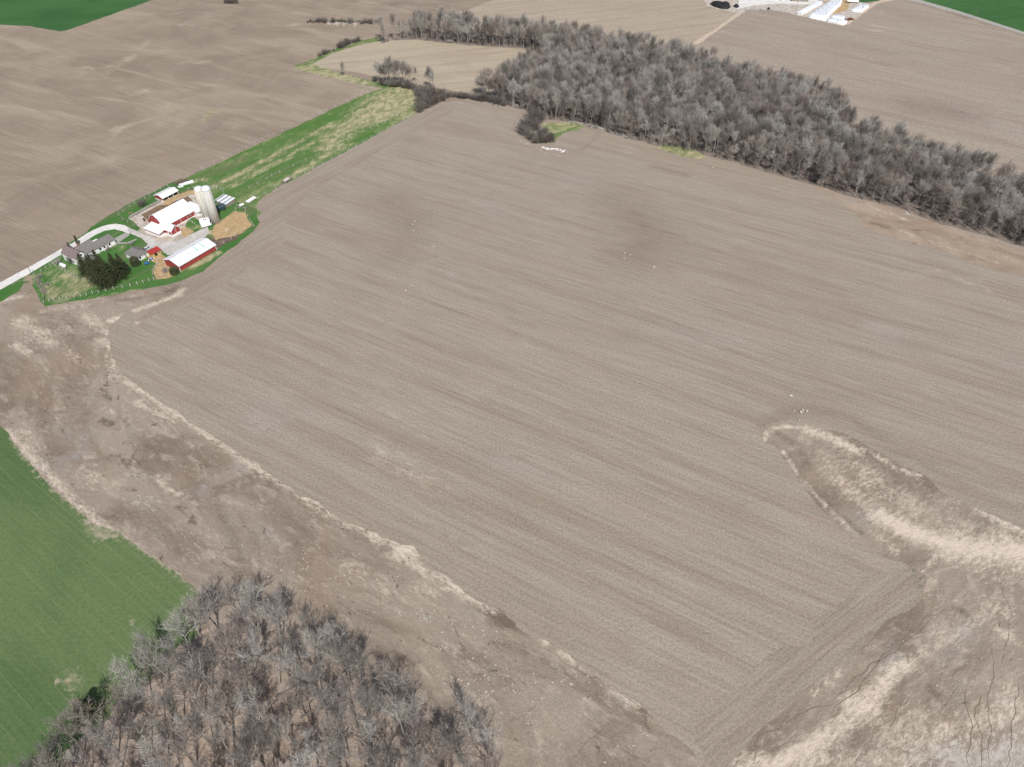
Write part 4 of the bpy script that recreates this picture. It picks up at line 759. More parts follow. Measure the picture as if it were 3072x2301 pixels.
# silos
def silo(loc, r, h, label, chute_az):
    pass
    t = thing('silo', label, 'silo', loc, 0, 'tall concrete silos')
    m = MB(); m.lathe([(r, -.3), (r, h)], n=40); m.build('stave_wall', M['silo'], t, True)
    m = MB(); m.lathe([(r + .06, h - .25), (r + .10, h)] + [(r * math.cos(a) + .1 * (1 - a), h + r * .92 * math.sin(a)) for a in [i * math.pi / 2 / 8 for i in range(1, 8)]] + [(.12, h + r * .93)], n=40)
    d = m.build('dome', M['white_roof'], t, True)
    m = MB()
    for k in range(14):
        az = k * 2 * math.pi / 14
        for i in range(7):
            a, b = i * math.pi / 2 / 7.2, (i + 1) * math.pi / 2 / 7.2; P_ = lambda q: ((r * math.cos(q) + .11) * math.cos(az), (r * math.cos(q) + .11) * math.sin(az), h + r * .92 * math.sin(q) + .03)
            m.bar(P_(a), P_(b), .05, n=4)
    m.build('dome_rib', M['grey_metal'], d)
    m = MB()
    for k in range(14): m.lathe([(r + .015, 1 + k * h / 14), (r + .045, 1.04 + k * h / 14), (r + .015, 1.08 + k * h / 14)], n=40)
    m.build('steel_hoops', M['grey_metal'], t)
    ca = Vector((math.cos(chute_az), math.sin(chute_az), 0)); m = MB()
    m.bar(ca * (r + .32) + Vector((0,0,1.6)), ca * (r + .32) + Vector((0,0,h + .5)), .48, n=12); m.build('chute', paint_cream, t, True)
    m = MB(); ca = Vector((math.cos(chute_az + 2.4), math.sin(chute_az + 2.4), 0)); sd_ = Vector((-ca.y, ca.x, 0))
    for s in (-.22, .22): m.bar(ca * (r + .2) + sd_ * s + Vector((0,0,.5)), ca * (r + .2) + sd_ * s + Vector((0,0,h)), .035, n=4)
    for k in range(int(h / .5)): m.bar(ca * (r + .2) - sd_ * .22 + Vector((0,0,.6 + k * .5)), ca * (r + .2) + sd_ * .22 + Vector((0,0,.6 + k * .5)), .02, n=4)
    m.build('ladder', M['grey_metal'], t)
paint_cream = paint('cream chute paint', LIN(206,200,184), .6, .3, .1)
silo(z3(1372,812), 2.2, 18.4, 'taller pale concrete silo standing nearer the straw yard, with ribbed white dome', R(195))
silo(z3(1245,775), 2.2, 17.0, 'pale concrete silo partly hidden behind the other silo, next to the annex', R(250))
# shed with streaked roof behind the silos
t = thing('feed_shed', 'low shed with streaked grey and white sheet roof behind the silos', 'shed', z3(1420,515), R(-32))
hall(t, -2.0, 6.0, [(0,1.8),(6.0,2.5)], M['grey_wood'], M['striped'])
door_y(t, 4.2, 1.6, 1.5, 0, 'dark', None)
# dark tarpaulin heap next to the silo
t = thing('covered_wagon', 'dark teal covered feed wagon in the shadow beside the silo', 'wagon', z3(1450,612), R(40))
m = MB()
sec = ((-1.3,.7),(-1.35,2.2),(-.8,2.9),(0,3.1),(.8,2.9),(1.35,2.2),(1.3,.7)); m = MB(); m.prism(sec, [(-2.3,y,z) for y, z in sec], [(2.3,y,z) for y, z in sec]); fixn(m.build('cover', M['teal'], t))
m = MB(); m.box(-2.5,2.5,-1.2,1.2,.5,.69); m.bar((2.5,0,.55),(3.8,0,.4),.07); m.build('frame', M['rust'], t)
for x in (-1.5, 1.5):
    for y in (-1.25, 1.25): m = MB(); m.bar((x,y-.12,.42),(x,y+.12,.42),.42,n=14); m.build('wheel', M['tyre'], t)
# white room and slab at the silos' foot
t = thing('silo_room', 'small white flat roofed room with two dark vents at the silos\' foot', 'shed', z3(1125,885), R(22))
hall(t, 0, 4.6, [(0,2.0),(3.6,2.5)], M['white'], M['white_roof'], ov=.15)
for x in (2.1, 3.0): m = MB(); m.lathe([(.24,2.35),(.24,2.85),(.05,2.9)], (x, 1.9, 0), 12); m.build('vent', M['dark'], t)
t = thing('flat_wagon', 'flat white wagon deck parked below the silo room', 'wagon', z3(1218,888), R(36))
m = MB(); m.box(-2.4,2.4,-.8,.8,.75,.9); m.build('deck', M['white'], t)
m = MB(); m.box(-2.2,2.2,-.3,.3,.55,.745); m.bar((2.2,0,.6),(3.2,0,.35),.06); m.build('frame', M['grey_metal'], t)
for x in (-1.5, 1.5):
    for y in (-.7, .7): m = MB(); m.bar((x,y-.1,.36),(x,y+.1,.36),.36,n=12); m.build('wheel', M['tyre'], t)
# open cattle shed
t = thing('cattle_shed', 'small white roofed red shed with a dark open front by the field fence', 'shed', z3(503,474), R(60))
prof = [(0,2.2),(2.3,3.3),(6.4,2.2)]; m = MB()
for x in (0, 9.9):
    sec = [(0,-.3)] + prof + [(6.4,-.3)]; m.prism(sec, [(x,y,z) for y, z in sec], [(x+.15,y,z) for y, z in sec])
m.box(.15, 9.9, 6.25, 6.4, -.3, 2.2); fixn(m.build('wall', M['red'], t))
r_ = MB(); sec = [(-.5,1.99),(2.3,3.34),(6.8,2.13),(6.8,2.27),(2.3,3.48),(-.5,2.13)]; r_.prism(sec, [(-.4,y,z) for y, z in sec], [(10.45,y,z) for y, z in sec]); fixn(r_.build('roof', M['white_roof'], t))
[panel('front_post', t, x, x+.2, -.05, .15, -.3, 2.15, M['white']) for x in (0, 3.3, 6.6, 9.85)]
m = MB(); m.box(-.05,-.005,0,6.4,-.3,.7); m.build('foundation', M['white'], t)
# red roofed hutch
t = thing('coop', 'small coop with red sheet roof and faded yellow walls', 'hutch', z3(318,1402), R(55))
hall(t, 0, 5.2, [(0,1.9),(2.6,2.6)], M['yellow'], M['red_roof'], ov=.3)
m = MB(); m.box(1.6,2.9,-.06,-.005,.1,1.6); m.build('door', M['dark'], t); window_y(t, 4.2, .8, .7, .6, 0, glass='dark')
# farmhouse
HB = Vector((-199.3, 295.4, 0)); t = thing('farmhouse', 'white farmhouse with grey shingle gables and a porch by the road', 'house', HB, R(60))
hall(t, .3, 9.4, [(0,2.5),(3.3,4.4),(6.6,2.5)], M['white'], M['shingle'])
hall(t, -7.4, .2, [(-.4,2.9),(4.0,5.9),(8.4,2.9)], M['white'], M['shingle'], wall_name='middle_wall', roof_name='middle_roof')
hall(t, -2.2, 8.6, [(-12.4,3.9),(-9.6,6.6),(-6.8,3.9)], M['white'], M['shingle_brown'], 'y', wall_name='old_house_wall', roof_name='old_house_roof')
hall(t, -6.0, -2.3, [(-9.6,2.4),(-7.3,3.3),(-5.0,2.4)], M['white'], M['shingle'], 'y', wall_name='porch_wall', roof_name='porch_roof')
m = MB(); m.box(-9.2,-5.4,-6.09,-6.01,.7,2.1); m.build('porch_opening', M['dark'], t)
[panel('porch_post', t, x, x+.2, -6.2, -6.0, 0, 2.3, M['white']) for x in (-9.6,-7.6,-5.4)]
for x in (1.2, 3.4, 6.3): window_y(t, x, .9, 1.0, 1.0, 0)
door_y(t, 4.9, .95, 1.9, 0, 'grey_wood'); window_y(t, -2.6, 1.0, 1.2, 1.0, -.4); window_y(t, -4.9, 1.0, .9, 1.0, -.4)
window_y(t, -9.6, 4.1, .9, 1.1, -2.2); window_y(t, -11.2, 1.2, .8, 1.1, -2.2)
for y in (0.5, 3.4, 6.0): window_x(t, y, 1.2, .9, 1.2, -12.4)
window_x(t, 3.2, 3.9, .9, 1.0, -12.4)
m = MB(); m.box(-6.5,-5.8,3.4,4.1,4.5,7.2); m.build('chimney', M['brick'], t)
m = MB(); m.box(.2,5.5,7.2,8.3,2.2,2.36); m.box(.4,.6,8.0,8.2,0,2.2); m.box(5.1,5.3,8.0,8.2,0,2.2); m.build('back_canopy', M['white_roof'], t)
m = MB(); m.lathe([(.12,3.2),(.12,3.9)], (2.4,1.6,0), 8); m.build('vent', M['grey_metal'], t)
# garage
t = thing('garage', 'white garage with grey hipped roof beside the parked car', 'garage', z1(1148,792), R(60))
m = MB(); m.box(0,6.6,0,8.2,-.3,2.4); m.build('wall', M['white'], t)
m = MB(); m.add([(-.4,-.4,2.42),(7.0,-.4,2.42),(7.0,8.6,2.42),(-.4,8.6,2.42),(3.3,1.2,4.4),(3.3,6.6,4.4)],[(0,3,2,1),(0,1,4),(1,2,5,4),(2,3,5),(3,0,4,5)]); m.build('roof', M['shingle'], t)
window_y(t, 1.6, 1.0, 1.0, .9, 0); door_y(t, 4.6, 1.0, 1.9, 0, 'grey_wood'); panel('door', t, 6.605, 6.66, 2.2, 5.6, 0, 2.1, M['white'])
# car
t = thing('parked_car', 'silver white car parked on the gravel by the garage', 'car', z3(242,1262), R(52))
sec = [(-2.15,.35),(-2.2,.75),(-1.95,.92),(-1.0,.98),(1.15,.95),(2.05,.82),(2.2,.6),(2.15,.35)]; m = MB(); m.prism(sec, [(x,-.86,z) for x, z in sec], [(x,.86,z) for x, z in sec]); b = m.build('body', M['car'], t); fixn(b)
m = MB(); lo = [(-1.75,-.80),(1.1,-.80),(1.1,.80),(-1.75,.80)]; hi = [(-1.35,-.62),(.35,-.62),(.35,.62),(-1.35,.62)]
m.add([(x,y,.94) for x, y in lo] + [(x,y,1.42) for x, y in hi], [(0,1,5,4),(1,2,6,5),(2,3,7,6),(3,0,4,7)]); m.build('windows', M['glass'], t)
m = MB(); m.box(-1.36,.36,-.63,.63,1.42,1.49); m.build('car_roof', M['car'], t)
for x in (-1.35, 1.4):
    for y in (-.8, .8):
        m = MB(); m.bar((x,y-.11,.32),(x,y+.11,.32),.32,n=16); w = m.build('wheel', M['tyre'], t); m = MB(); s = .115 if y > 0 else -.115; m.bar((x,y+s-.01,.32),(x,y+s+.01,.32),.19,n=12); m.build('rim', M['grey_metal'], w)
for y in (-.6, .6): m = MB(); m.box(2.13,2.2,y-.18,y+.18,.58,.72); m.build('headlight', M['tank'], t)
# concrete feed wall, white slabs, bunks
def slab(name, label, cat, a, b, w, h, mat, part=None):
    d = b - a; t = thing(name, label, cat, (a + b) / 2, math.atan2(d.y, d.x)); L = d.length / 2
    m = MB(); m.box(-L, L, -w/2, w/2, -.2, h); o = m.build(part or 'wall', M[mat], t); bm = bmesh.new(); bm.from_mesh(o.data); bmesh.ops.bevel(bm, geom=bm.edges[:], offset=min(w, h) * .12, segments=1, affect='EDGES'); bm.to_mesh(o.data); bm.free(); return t, L
t, L = slab('concrete_wall', 'long grey concrete wall along the muddy yard behind the barn', 'wall', z1(1078,430), z1(1332,292), 1.1, 1.2, 'concrete')
m = MB(); m.box(-L, L, -.62, -.53, .9, 1.25); m.build('top_rail', M['grey_wood'], t)
t, L = slab('silage_roll', 'long white wrapped silage roll below the brush pile by the field fence', 'silage roll', z1(1490,163), z1(1605,127), 1.5, 1.1, 'plastic_white', 'wrap'); m = MB(); m.box(-L + .4, L - .4, -.2, .2, 1.1, 1.2); m.build('seam', M['plastic_white'], t)
t, L = slab('stock_trough', 'round ended white trough at the left end of the wrapped roll', 'trough', z1(1478,172), z1(1520,162), 1.8, .7, 'white', 'basin'); m = MB(); m.box(-L + .25, L - .25, -.65, .65, .68, .72); m.build('water_surface', M['grey_metal'], t)
def bunk(label, a, b, w):
    d = b - a; t = thing('feed_bunk', label, 'feed bunk', (a + b) / 2, math.atan2(d.y, d.x), 'white feed bunks'); L = d.length / 2
    m = MB(); m.box(-L,L,-w/2,w/2,.45,.55); m.box(-L,L,-w/2,-w/2+.1,.55,.95); m.box(-L,L,w/2-.1,w/2,.55,.95); m.box(-L,-L+.1,-w/2+.1,w/2-.1,.55,.95); m.box(L-.1,L,-w/2+.1,w/2-.1,.55,.95); m.build('bunk', M['white'], t)
    for x in (-L+.3, L-.3):
        for y in (-w/2+.15, w/2-.15): m = MB(); m.box(x-.07,x+.07,y-.07,y+.07,-.1,.45); m.build('leg', M['grey_wood'], t)
bunk('larger white feed bunk at the bottom corner of the pasture', z1(2052,303), z1(2118,262), 2.2); bunk('smaller white feed bunk at the pasture gate', z1(1988,333), z1(2022,318), 1.3)
# tank, hay wagon, tubs, machinery
t = thing('gas_tank', 'white capsule gas tank on the lawn by the paddock fence', 'tank', z1(530,836), R(-32))
pr = [(.05,-2.0),(.5,-1.9),(.8,-1.6),(.92,-1.2),(.92,1.2),(.8,1.6),(.5,1.9),(.05,2.0)]; m = MB(); n = 20
m.add([(z, r*math.cos(2*math.pi*k/n), 1.25 + r*math.sin(2*math.pi*k/n)) for r, z in pr for k in range(n)], [(i*n+k, i*n+(k+1)%n, (i+1)*n+(k+1)%n, (i+1)*n+k) for i in range(len(pr)-1) for k in range(n)]); fixn(m.build('tank_shell', M['tank'], t, True))
for x in (-1.1, 1.1): m = MB(); m.box(x-.12,x+.12,-.6,.6,-.1,.62); m.build('saddle', M['concrete'], t)
m = MB(); m.lathe([(.2,2.1),(.2,2.4),(.05,2.45)], (0,0,0), 10); m.build('valve_cap', M['grey_metal'], t)
t = thing('hay_wagon', 'grey hay wagon standing in the pasture near its right fence', 'wagon', at(861,544), R(62))
m = MB(); m.box(-3.0,3.0,-1.3,1.3,.95,1.1); m.build('deck', M['grey_wood'], t)
m = MB(); [m.box(3.0-.12,3.0,y-.06,y+.06,1.1,2.2) for y in (-1.2,-.4,.4,1.2)]; m.box(2.87,3.01,-1.3,1.3,2.2,2.35); m.build('rack', M['grey_wood'], t)
m = MB(); m.box(-2.6,2.6,-.4,.4,.6,.945); m.bar((-3,0,.7),(-4.6,0,.35),.07); m.build('frame', M['rust'], t)
for x in (-2.0, 2.0):
    for y in (-1.1, 1.1): m = MB(); m.bar((x,y-.12,.42),(x,y+.12,.42),.42,n=14); m.build('wheel', M['tyre'], t)
m = MB(); m.box(-1.8,1.6,-.9,.8,1.1,1.5); bm_ = m.build('load', M['post'], t)
def tub(loc, r, label, mat):
    t = thing('tub', label, 'tub', loc, 0, 'tubs on the garage lawn'); m = MB(); m.lathe([(r*.86,0),(r,.5),(r*1.05,.52),(r*.92,.48),(r*.8,.08)], n=20); m.build('basin', M[mat], t, True); m = MB(); m.lathe([(r*1.04,.46),(r*1.1,.5),(r*1.04,.54)], n=20); m.build('rim', M[mat], t)
tub(z1(1220,806,.07), 1.0, 'round blue plastic tub on the grass below the coop', 'blue')
t = thing('picnic_table', 'small blue and white table set beside the garage and the coop', 'table', z1(1255,772,.1), .4)
m = MB(); m.lathe([(.95,.68),(.95,.74)], n=16); m.build('top', M['blue'], t); m = MB(); m.lathe([(.4,.745),(.4,.78)], n=12); m.build('centre', M['tank'], t); m = MB(); m.bar((0,0,0),(0,0,.68),.08); m.build('post', M['grey_metal'], t)
for k in range(4): m = MB(); a = k*math.pi/2+.4; m.box(1.25*math.cos(a)-.22,1.25*math.cos(a)+.22,1.25*math.sin(a)-.22,1.25*math.sin(a)+.22,.05,.45); m.build('seat', M['tank'], t)
def junk(name, label, cat, loc, rz, mat, seed):
    r = random.Random(seed); t = thing(name, label, cat, loc, rz); m = MB()
    m.box(-1.5,1.5,-.12,.12,.5,.66); m.box(-1.3,-1.14,-.9,.9,.5,.62); m.box(.9,1.06,-.9,.9,.5,.62); m.bar((1.5,0,.6),(2.6,0,.35),.06); m.build('frame', M[mat], t)
    for x in (-1.2, 1.0):
        for y in (-.9, .9): m = MB(); m.bar((x,y-.06,.5),(x,y+.06,.5),.5,n=14); m.build('wheel', M[mat], t)
    for k in range(6): m = MB(); x = -1.2 + k*.42; m.bar((x,-.5,.6),(x+.25,-.6,.05),.05); m.build('tine', M[mat], t)
    return t
junk('rake_implement', 'orange rusty farm implement in the grass near the field fence', 'implement', z1(1085,387,.08), R(20), 'orange', 3).scale = (.6,) * 3
junk('plough', 'rusty brown implement at the muddy yard by the barn gable', 'implement', z1(1217,440,.1), R(35), 'rust', 4)
t = thing('hay_bale', 'square pale bale lying in the straw yard', 'bale', z3(1555,955,.1), R(80)); m = MB(); m.box(-.9,.9,-.6,.6,0,.8); m.build('bale', M['bank'], t); m = MB(); [m.box(x-.03,x+.03,-.62,.62,0,.82) for x in (-.4,.4)]; m.build('twine', M['straw'], t)
# piles: stones, logs, rubble, brush
def heap(name, label, cat, pts, w, n, s0, s1, mat, h=.8, log=False, seed=1, part='stones'):
    r = random.Random(seed); t = thing(name, label, cat, pts[0]); bm = bmesh.new(); o0 = pts[0]
    for i in range(n):
        k = r.random() * (len(pts) - 1); j = min(len(pts) - 2, int(k)); p = pts[j].lerp(pts[j+1], k - j) - o0; d = (pts[j+1] - pts[j]).normalized(); q = r.gauss(0, .33) ; z = max(0, h * (1 - abs(q) * 1.3)) * r.random()
        c = p + Vector((-d.y, d.x, 0)) * q * w + Vector((0, 0, z + .05)); s = r.uniform(s0, s1)
        if log: mtx = Matrix.Translation(c) @ Matrix.Rotation(math.atan2(d.y, d.x) + r.gauss(0, .5), 4, 'Z') @ Matrix.Rotation(math.pi/2 + r.gauss(0,.15), 4, 'Y'); bmesh.ops.create_cone(bm, cap_ends=True, segments=6, radius1=.13 * s, radius2=.09 * s, depth=3.2 * s, matrix=mtx)
        else:
            mtx = Matrix.Translation(c) @ Matrix.Rotation(r.uniform(0, 6.28), 4, 'Z') @ Matrix.Diagonal((s, s * r.uniform(.6, .9), s * r.uniform(.4, .7), 1)); g = bmesh.ops.create_icosphere(bm, subdivisions=1, radius=.5, matrix=mtx)
            for v in g['verts']: v.co += Vector((r.gauss(0,1), r.gauss(0,1), r.gauss(0,1))) * s * .06
    me = bpy.data.meshes.new(part); bm.to_mesh(me); bm.free(); me.materials.append(M[mat]); o = link(part, me, t)
    if n > 100: o['kind'] = 'stuff'
    return t
heap('log_pile', 'long pile of old silvered logs along the paddock\'s left fence', 'log pile', [z1(*p) for p in ((300,930),(330,985),(355,1020),(375,1050))], 1.9, 80, .45, .85, 'grey_wood', .9, True, 2, 'logs')
heap('brush_pile', 'heap of grey brushwood by the field fence behind the cattle shed', 'brush pile', [z1(*p) for p in ((1470,150),(1520,130),(1560,118))], 4.5, 160, .5, 1.0, 'bark_pole', 1.4, True, 3, 'branches')
heap('rubble_heap', 'grey stone rubble ramp below the barn wing', 'rubble heap', [z3(*p) for p in ((690,1105),(740,1080),(800,1050))], 4.0, 170, .3, .8, 'stone', .9, False, 4)
heap('stone_heap', 'pale stones along the lawn corner above the barn lean-to', 'stone heap', [z1(*p) for p in ((1150,540),(1180,525),(1205,520))], 2.5, 60, .3, .8, 'stone', .5, False, 5)
heap('board_pile', 'loose timbers lying below the barn lean-to', 'timber pile', [z3(*p) for p in ((370,1080),(440,1110),(540,1120),(610,1090))], 2.6, 26, .6, 1.0, 'bank', .3, True, 6, 'boards')
# fences
def fence(label, conv, pts, h=1.25, r=.10, rails=(.55, 1.05), rr=.028, mat='post', railmat='grey_metal', z=.06):
    P = [conv(*p) for p in pts]; t = thing('fence', label, 'fence', (P[0].x, P[0].y, z), 0, 'fences of the farm'); o = P[0]; Q = [p - o for p in P]
    rd = random.Random(len(pts) + int(pts[0][0]))
    post = MB(); post.bar((0,0,-.3),(0,0,h),r,r*.85,6); me = post.mesh('post', M[mat])
    for q in Q[:100]:
        p = link('post', me, t); p.location = q; p.rotation_euler = (rd.gauss(0,.04), rd.gauss(0,.04), rd.uniform(0,6)); p.scale = (1, 1, rd.uniform(.9, 1.1))
    for zz in rails:
        m = MB()
        for a, b in zip(Q[:-1], Q[1:]): m.bar(a + Vector((0,0,zz)), b + Vector((0,0,zz)), rr, n=4)
        m.build('rail' if rr > .04 else 'wire', M[railmat], t)
zp = lambda x, y, z=0.0: at(500 + x / 2.765, 200 + y / 2.765, z)
fence('wire fence with pale posts between the pasture and the brown field', zp, [(180,915),(300,850),(395,803),(472,768),(532,735),(595,703),(662,672),(733,635),(797,603),(890,570),(965,532),(1030,505),(1098,468),(1160,440),(1222,410),(1270,388),(1282,382),(1330,365),(1400,332),(1455,310),(1505,285),(1560,258),(1610,235),(1668,213)], r=.13)
fence('wire fence with pale posts running along the middle of the pasture', zp, [(685,1010),(755,972),(833,935),(875,913),(940,880),(1053,825),(1157,778),(1245,738),(1335,693),(1424,648),(1495,610),(1570,573),(1630,545),(1690,515),(1748,485),(1808,455),(1868,422),(1930,385),(1985,348),(2040,320)], r=.13)
fence('wire fence with pale posts between the pasture and the seeded field', zp, [(655,1190),(700,1130),(762,1090),(820,1060),(905,1012),(985,972),(1065,930),(1147,885),(1215,850),(1298,805),(1372,768),(1432,737),(1508,690),(1570,660),(1635,627),(1700,590),(1770,553),(1835,522),(1888,492),(1972,450),(2030,410)], r=.13)
fence('pale post fence along the lower lawn edge above the bare field', z1, [(365,1132),(412,1120),(450,1112),(500,1105),(558,1098),(620,1085),(672,1075),(720,1068),(770,1056),(820,1045),(880,1032),(945,1018),(1018,1005),(1083,993),(1140,975),(1190,963),(1240,950),(1280,940),(1350,915),(1378,907)], h=1.5, r=.15, rr=.035, railmat='grey_wood')
fence('short pale paling fence around the tan yard by the red shed', z1, [(1280,938),(1272,905),(1270,880),(1276,862),(1284,845),(1294,832),(1304,820),(1314,808)], h=1.4, r=.14, rr=.04, railmat='grey_wood')
fence('pale post fence between the brown field and the muddy barnyard', z1, [(985,400),(1025,372),(1080,335),(1120,310),(1165,292),(1205,268),(1245,245),(1290,218),(1335,192),(1395,165)], r=.12)
fence('pale rail fence on the road side of the paddock', z1, [(285,905),(345,872),(385,850),(418,822),(440,812),(455,815)], h=1.4, r=.14, rr=.04, railmat='grey_wood')
fence('pale rail fence between the paddock and the gas tank lawn', z1, [(455,815),(470,835),(495,845),(520,860),(545,872),(570,888),(595,903),(620,915),(645,925),(690,950)], h=1.4, r=.14, rr=.04, railmat='grey_wood')
fence('broken pale fence behind the old log pile', z1, [(285,905),(305,925),(322,955),(345,985),(365,1010),(382,1040),(368,1085),(365,1130)], h=1.3, r=.12, rr=.06, railmat='grey_wood')
fence('curved pale fence around the right side of the straw yard', z3, [(1700,600),(1860,600),(1868,665),(1900,725),(1935,780),(1970,830),(2000,880),(1800,985),(1690,1040),(1625,1090),(1505,1165),(1390,1245)], h=1.5, r=.14, rr=.035, railmat='grey_wood')
fence('post fence of the small pen above the silos', z3, [(915,275),(1005,250),(1100,240),(1325,235),(1385,250),(1450,260),(1505,275),(1490,320)], r=.13)
fence('rail fence from the streaked roof shed to the pasture feed bunks', z3, [(1545,480),(1640,505),(1720,545),(1760,580),(1860,600)], h=1.2, r=.12, rr=.05, railmat='grey_wood')
fence('broken fence between the lawn corner and the muddy yard', z1, [(985,405),(1020,440),(1060,460),(1110,490),(1165,520)], h=1.1, r=.11, rr=.06, railmat='grey_wood')
fence('low rail fence beside the curved house path', z1, [(965,655),(1010,640),(1055,640),(1085,655),(1095,672)], h=.9, r=.08, rr=.04, railmat='grey_wood')
fence('rail fence between the barn and the silo room', z3, [(890,790),(930,800),(985,825),(1025,855)], h=1.0, r=.09, rr=.05, railmat='post')
# poles
def pole(label, loc, h, cross=True):
    t = thing('utility_pole', label, 'pole', loc, R(25), 'utility poles'); m = MB(); m.bar((0,0,-.3),(0,0,h),.16,.11,8); m.build('shaft', M['bark_pole'], t)
    if cross: m = MB(); m.box(-1.1,1.1,-.07,.07,h-.7,h-.55); m.build('crossarm', M['bark_pole'], t); m = MB(); [m.lathe([(.06,h-.54),(.07,h-.42),(.03,h-.38)], (x,0,0), 8) for x in (-1,-.4,.4,1)]; m.build('insulators', M['tank'], t)
pole('bare wooden utility pole beside the white road below the farmhouse', at(96,824), 5.5, False)

# ------------------------------------------------------------------ stones on the fields
def stone_mesh(seed):
    r = random.Random(seed); bm = bmesh.new(); bmesh.ops.create_icosphere(bm, subdivisions=2, radius=.5)
    sq = Vector((1, r.uniform(.6, .9), r.uniform(.35, .6)))
    for v in bm.verts:
        n = mnoise.noise(v.co * 2.2 + Vector((seed * 3.1, 0, 0))); v.co = Vector((v.co.x * sq.x, v.co.y * sq.y, v.co.z * sq.z)) * (1 + .35 * n)
    me = bpy.data.meshes.new('field_stone'); bm.to_mesh(me); bm.free(); me.materials.append(M['stone']); return me
STM = [stone_mesh(k) for k in range(6)]
ST = []
def strew(poly, n, s0, s1, seed, grp):
    r = np.random.default_rng(seed); P = np.array(wpoly(poly)); lo, hi = P.min(0), P.max(0); C = r.uniform(lo, hi, (n * 6, 2)); C = C[inside(C, P)]
    keep = [p for p in C if (mnoise.noise(Vector((p[0] * .06, p[1] * .06, seed))) + .35) > r.random() * .9][:n]
    for p in keep: ST.append((p[0], p[1], .75 * (s0 * .6 + (s1 - s0) * r.random() ** 4), grp))
LB = {'dark': 'pale stone on the dark stony ground right of the near wood', 'band': 'pale stone on the bare strip between the near wood and the seeded field', 'left': 'pale stone on the bare ground left of the pale soil seam', 'hollow': 'pale stone on the eroded ground at the lower right corner'}
strew([(1330,1830),(1480,1880),(1620,1930),(1760,2010),(1800,2100),(1700,2150),(1540,2150),(1400,2110),(1300,2030)], 420, .25, .95, 1, 'dark')
strew([(900,1640),(1100,1640),(1230,1700),(1350,1800),(1300,1880),(1150,1860),(950,1820),(760,1740),(780,1660)], 520, .2, .75, 2, 'band')
strew([(200,1100),(330,1150),(500,1280),(800,1470),(1000,1580),(880,1700),(600,1700),(420,1600),(250,1460),(60,1300),(60,1150)], 420, .2, .7, 3, 'left')
strew([(1500,2150),(1800,2100),(2000,2220),(2080,2320),(1520,2320)], 140, .25, .8, 4, 'dark')
strew([(1130,1950),(1300,1900),(1420,2000),(1500,2140),(1320,2080)], 140, .25, .8, 6, 'dark')
strew([(2620,1950),(2900,1800),(3072,1780),(3072,2300),(2300,2300),(2500,2150)], 300, .25, .7, 5, 'hollow')
strew([(2300,1280),(2560,1330),(2420,1400),(2340,1360)], 60, .2, .5, 7, 'hollow'); strew([(2330,1370),(2600,1600),(2640,1660),(2560,1620),(2400,1470)], 90, .2, .55, 8, 'hollow')
ST.sort(key=lambda s: -s[2] / math.hypot(s[0], s[1], H))
for x, y, s, g in ST[:270]:
    o = bpy.data.objects.new('field_stone', rnd.choice(STM)); COL.objects.link(o); o.location = (x, y, .05 + s * .1); o.scale = (s,) * 3; o.rotation_euler = (0, 0, rnd.uniform(0, 6.28)); tag(o, LB[g], 'stone', 'stones ' + LB[g][11:])
def merged(name, items, mat):
    T_ = bmesh.new(); bmesh.ops.create_icosphere(T_, subdivisions=1, radius=.5); v0 = np.array([v.co for v in T_.verts]); f0 = np.array([[v.index for v in f.verts] for f in T_.faces]); T_.free(); r = np.random.default_rng(4); V, F = [], []
    for k, (x, y, s, z) in enumerate(items): V.append(v0 * s * (1, .8, .5) * r.uniform(.75, 1.25, v0.shape) + (x, y, z)); F.append(f0 + k * len(v0))
    me = bpy.data.meshes.new(name); me.from_pydata(np.concatenate(V).tolist(), [], np.concatenate(F).tolist()); me.materials.append(mat); o = link(name, me); o['kind'] = 'stuff'; return o
merged('small_stones', [(x, y, s, .07) for x, y, s, g in ST[270:]], M['stone'])
# white boulders out in the seeded field
for x, y, s, l in ((2372,1188,1.5,'single white boulder above the hollow in the seeded field'),(2402,1237,1.7,'largest white boulder of the group at the hollow\'s upper end'),(2407,1231,1.3,'white boulder right behind the largest one at the hollow\'s upper end'),(2420,1234,1.4,'white boulder at the right of the group at the hollow\'s upper end'),(2383,1233,.7,'small white boulder left of the group at the hollow\'s upper end'),(2398,1261,.7,'small white stone below the boulder group at the hollow'),
    (1240,692,1.0,'white stone beside the upper end of the field\'s left stone group'),(1245,664,.8,'small white stone at the top of the field\'s left stone group'),(1238,673,.7,'smallest white stone in the field\'s left stone group'),(1301,740,.9,'white stone lying alone right of the field\'s left stone group'),(1217,872,1.0,'white stone of the pair at the field\'s left middle'),(1234,856,.8,'smaller stone of the pair at the field\'s left middle'),
    (1874,760,.9,'upper stone of the group below the dark soil patch'),(1872,776,1.0,'left stone of the group below the dark soil patch'),(1890,765,.9,'right stone of the group below the dark soil patch'),(1962,802,1.1,'lone white stone right of the group below the dark patch'),(2137,502,1.0,'white stone in the upper field near the big wood'),(1961,432,1.1,'white stone on the grass at the big wood\'s foot')):
    o = bpy.data.objects.new('boulder', rnd.choice(STM)); COL.objects.link(o); p = at(x, y); o.location = (p.x, p.y, .05 + s * .15); o.scale = (s,) * 3; o.rotation_euler = (0, 0, rnd.uniform(0, 6)); tag(o, l, 'boulder', 'white boulders in the seeded field')
r = random.Random(12)
heap('white_stone_row', 'row of white stones below the clump jutting into the seeded field', 'stone row', [at(1628,442), at(1645,448), at(1668,446), at(1692,455)], 1.8, 64, .4, 1.1, 'white', .4, False, 8)
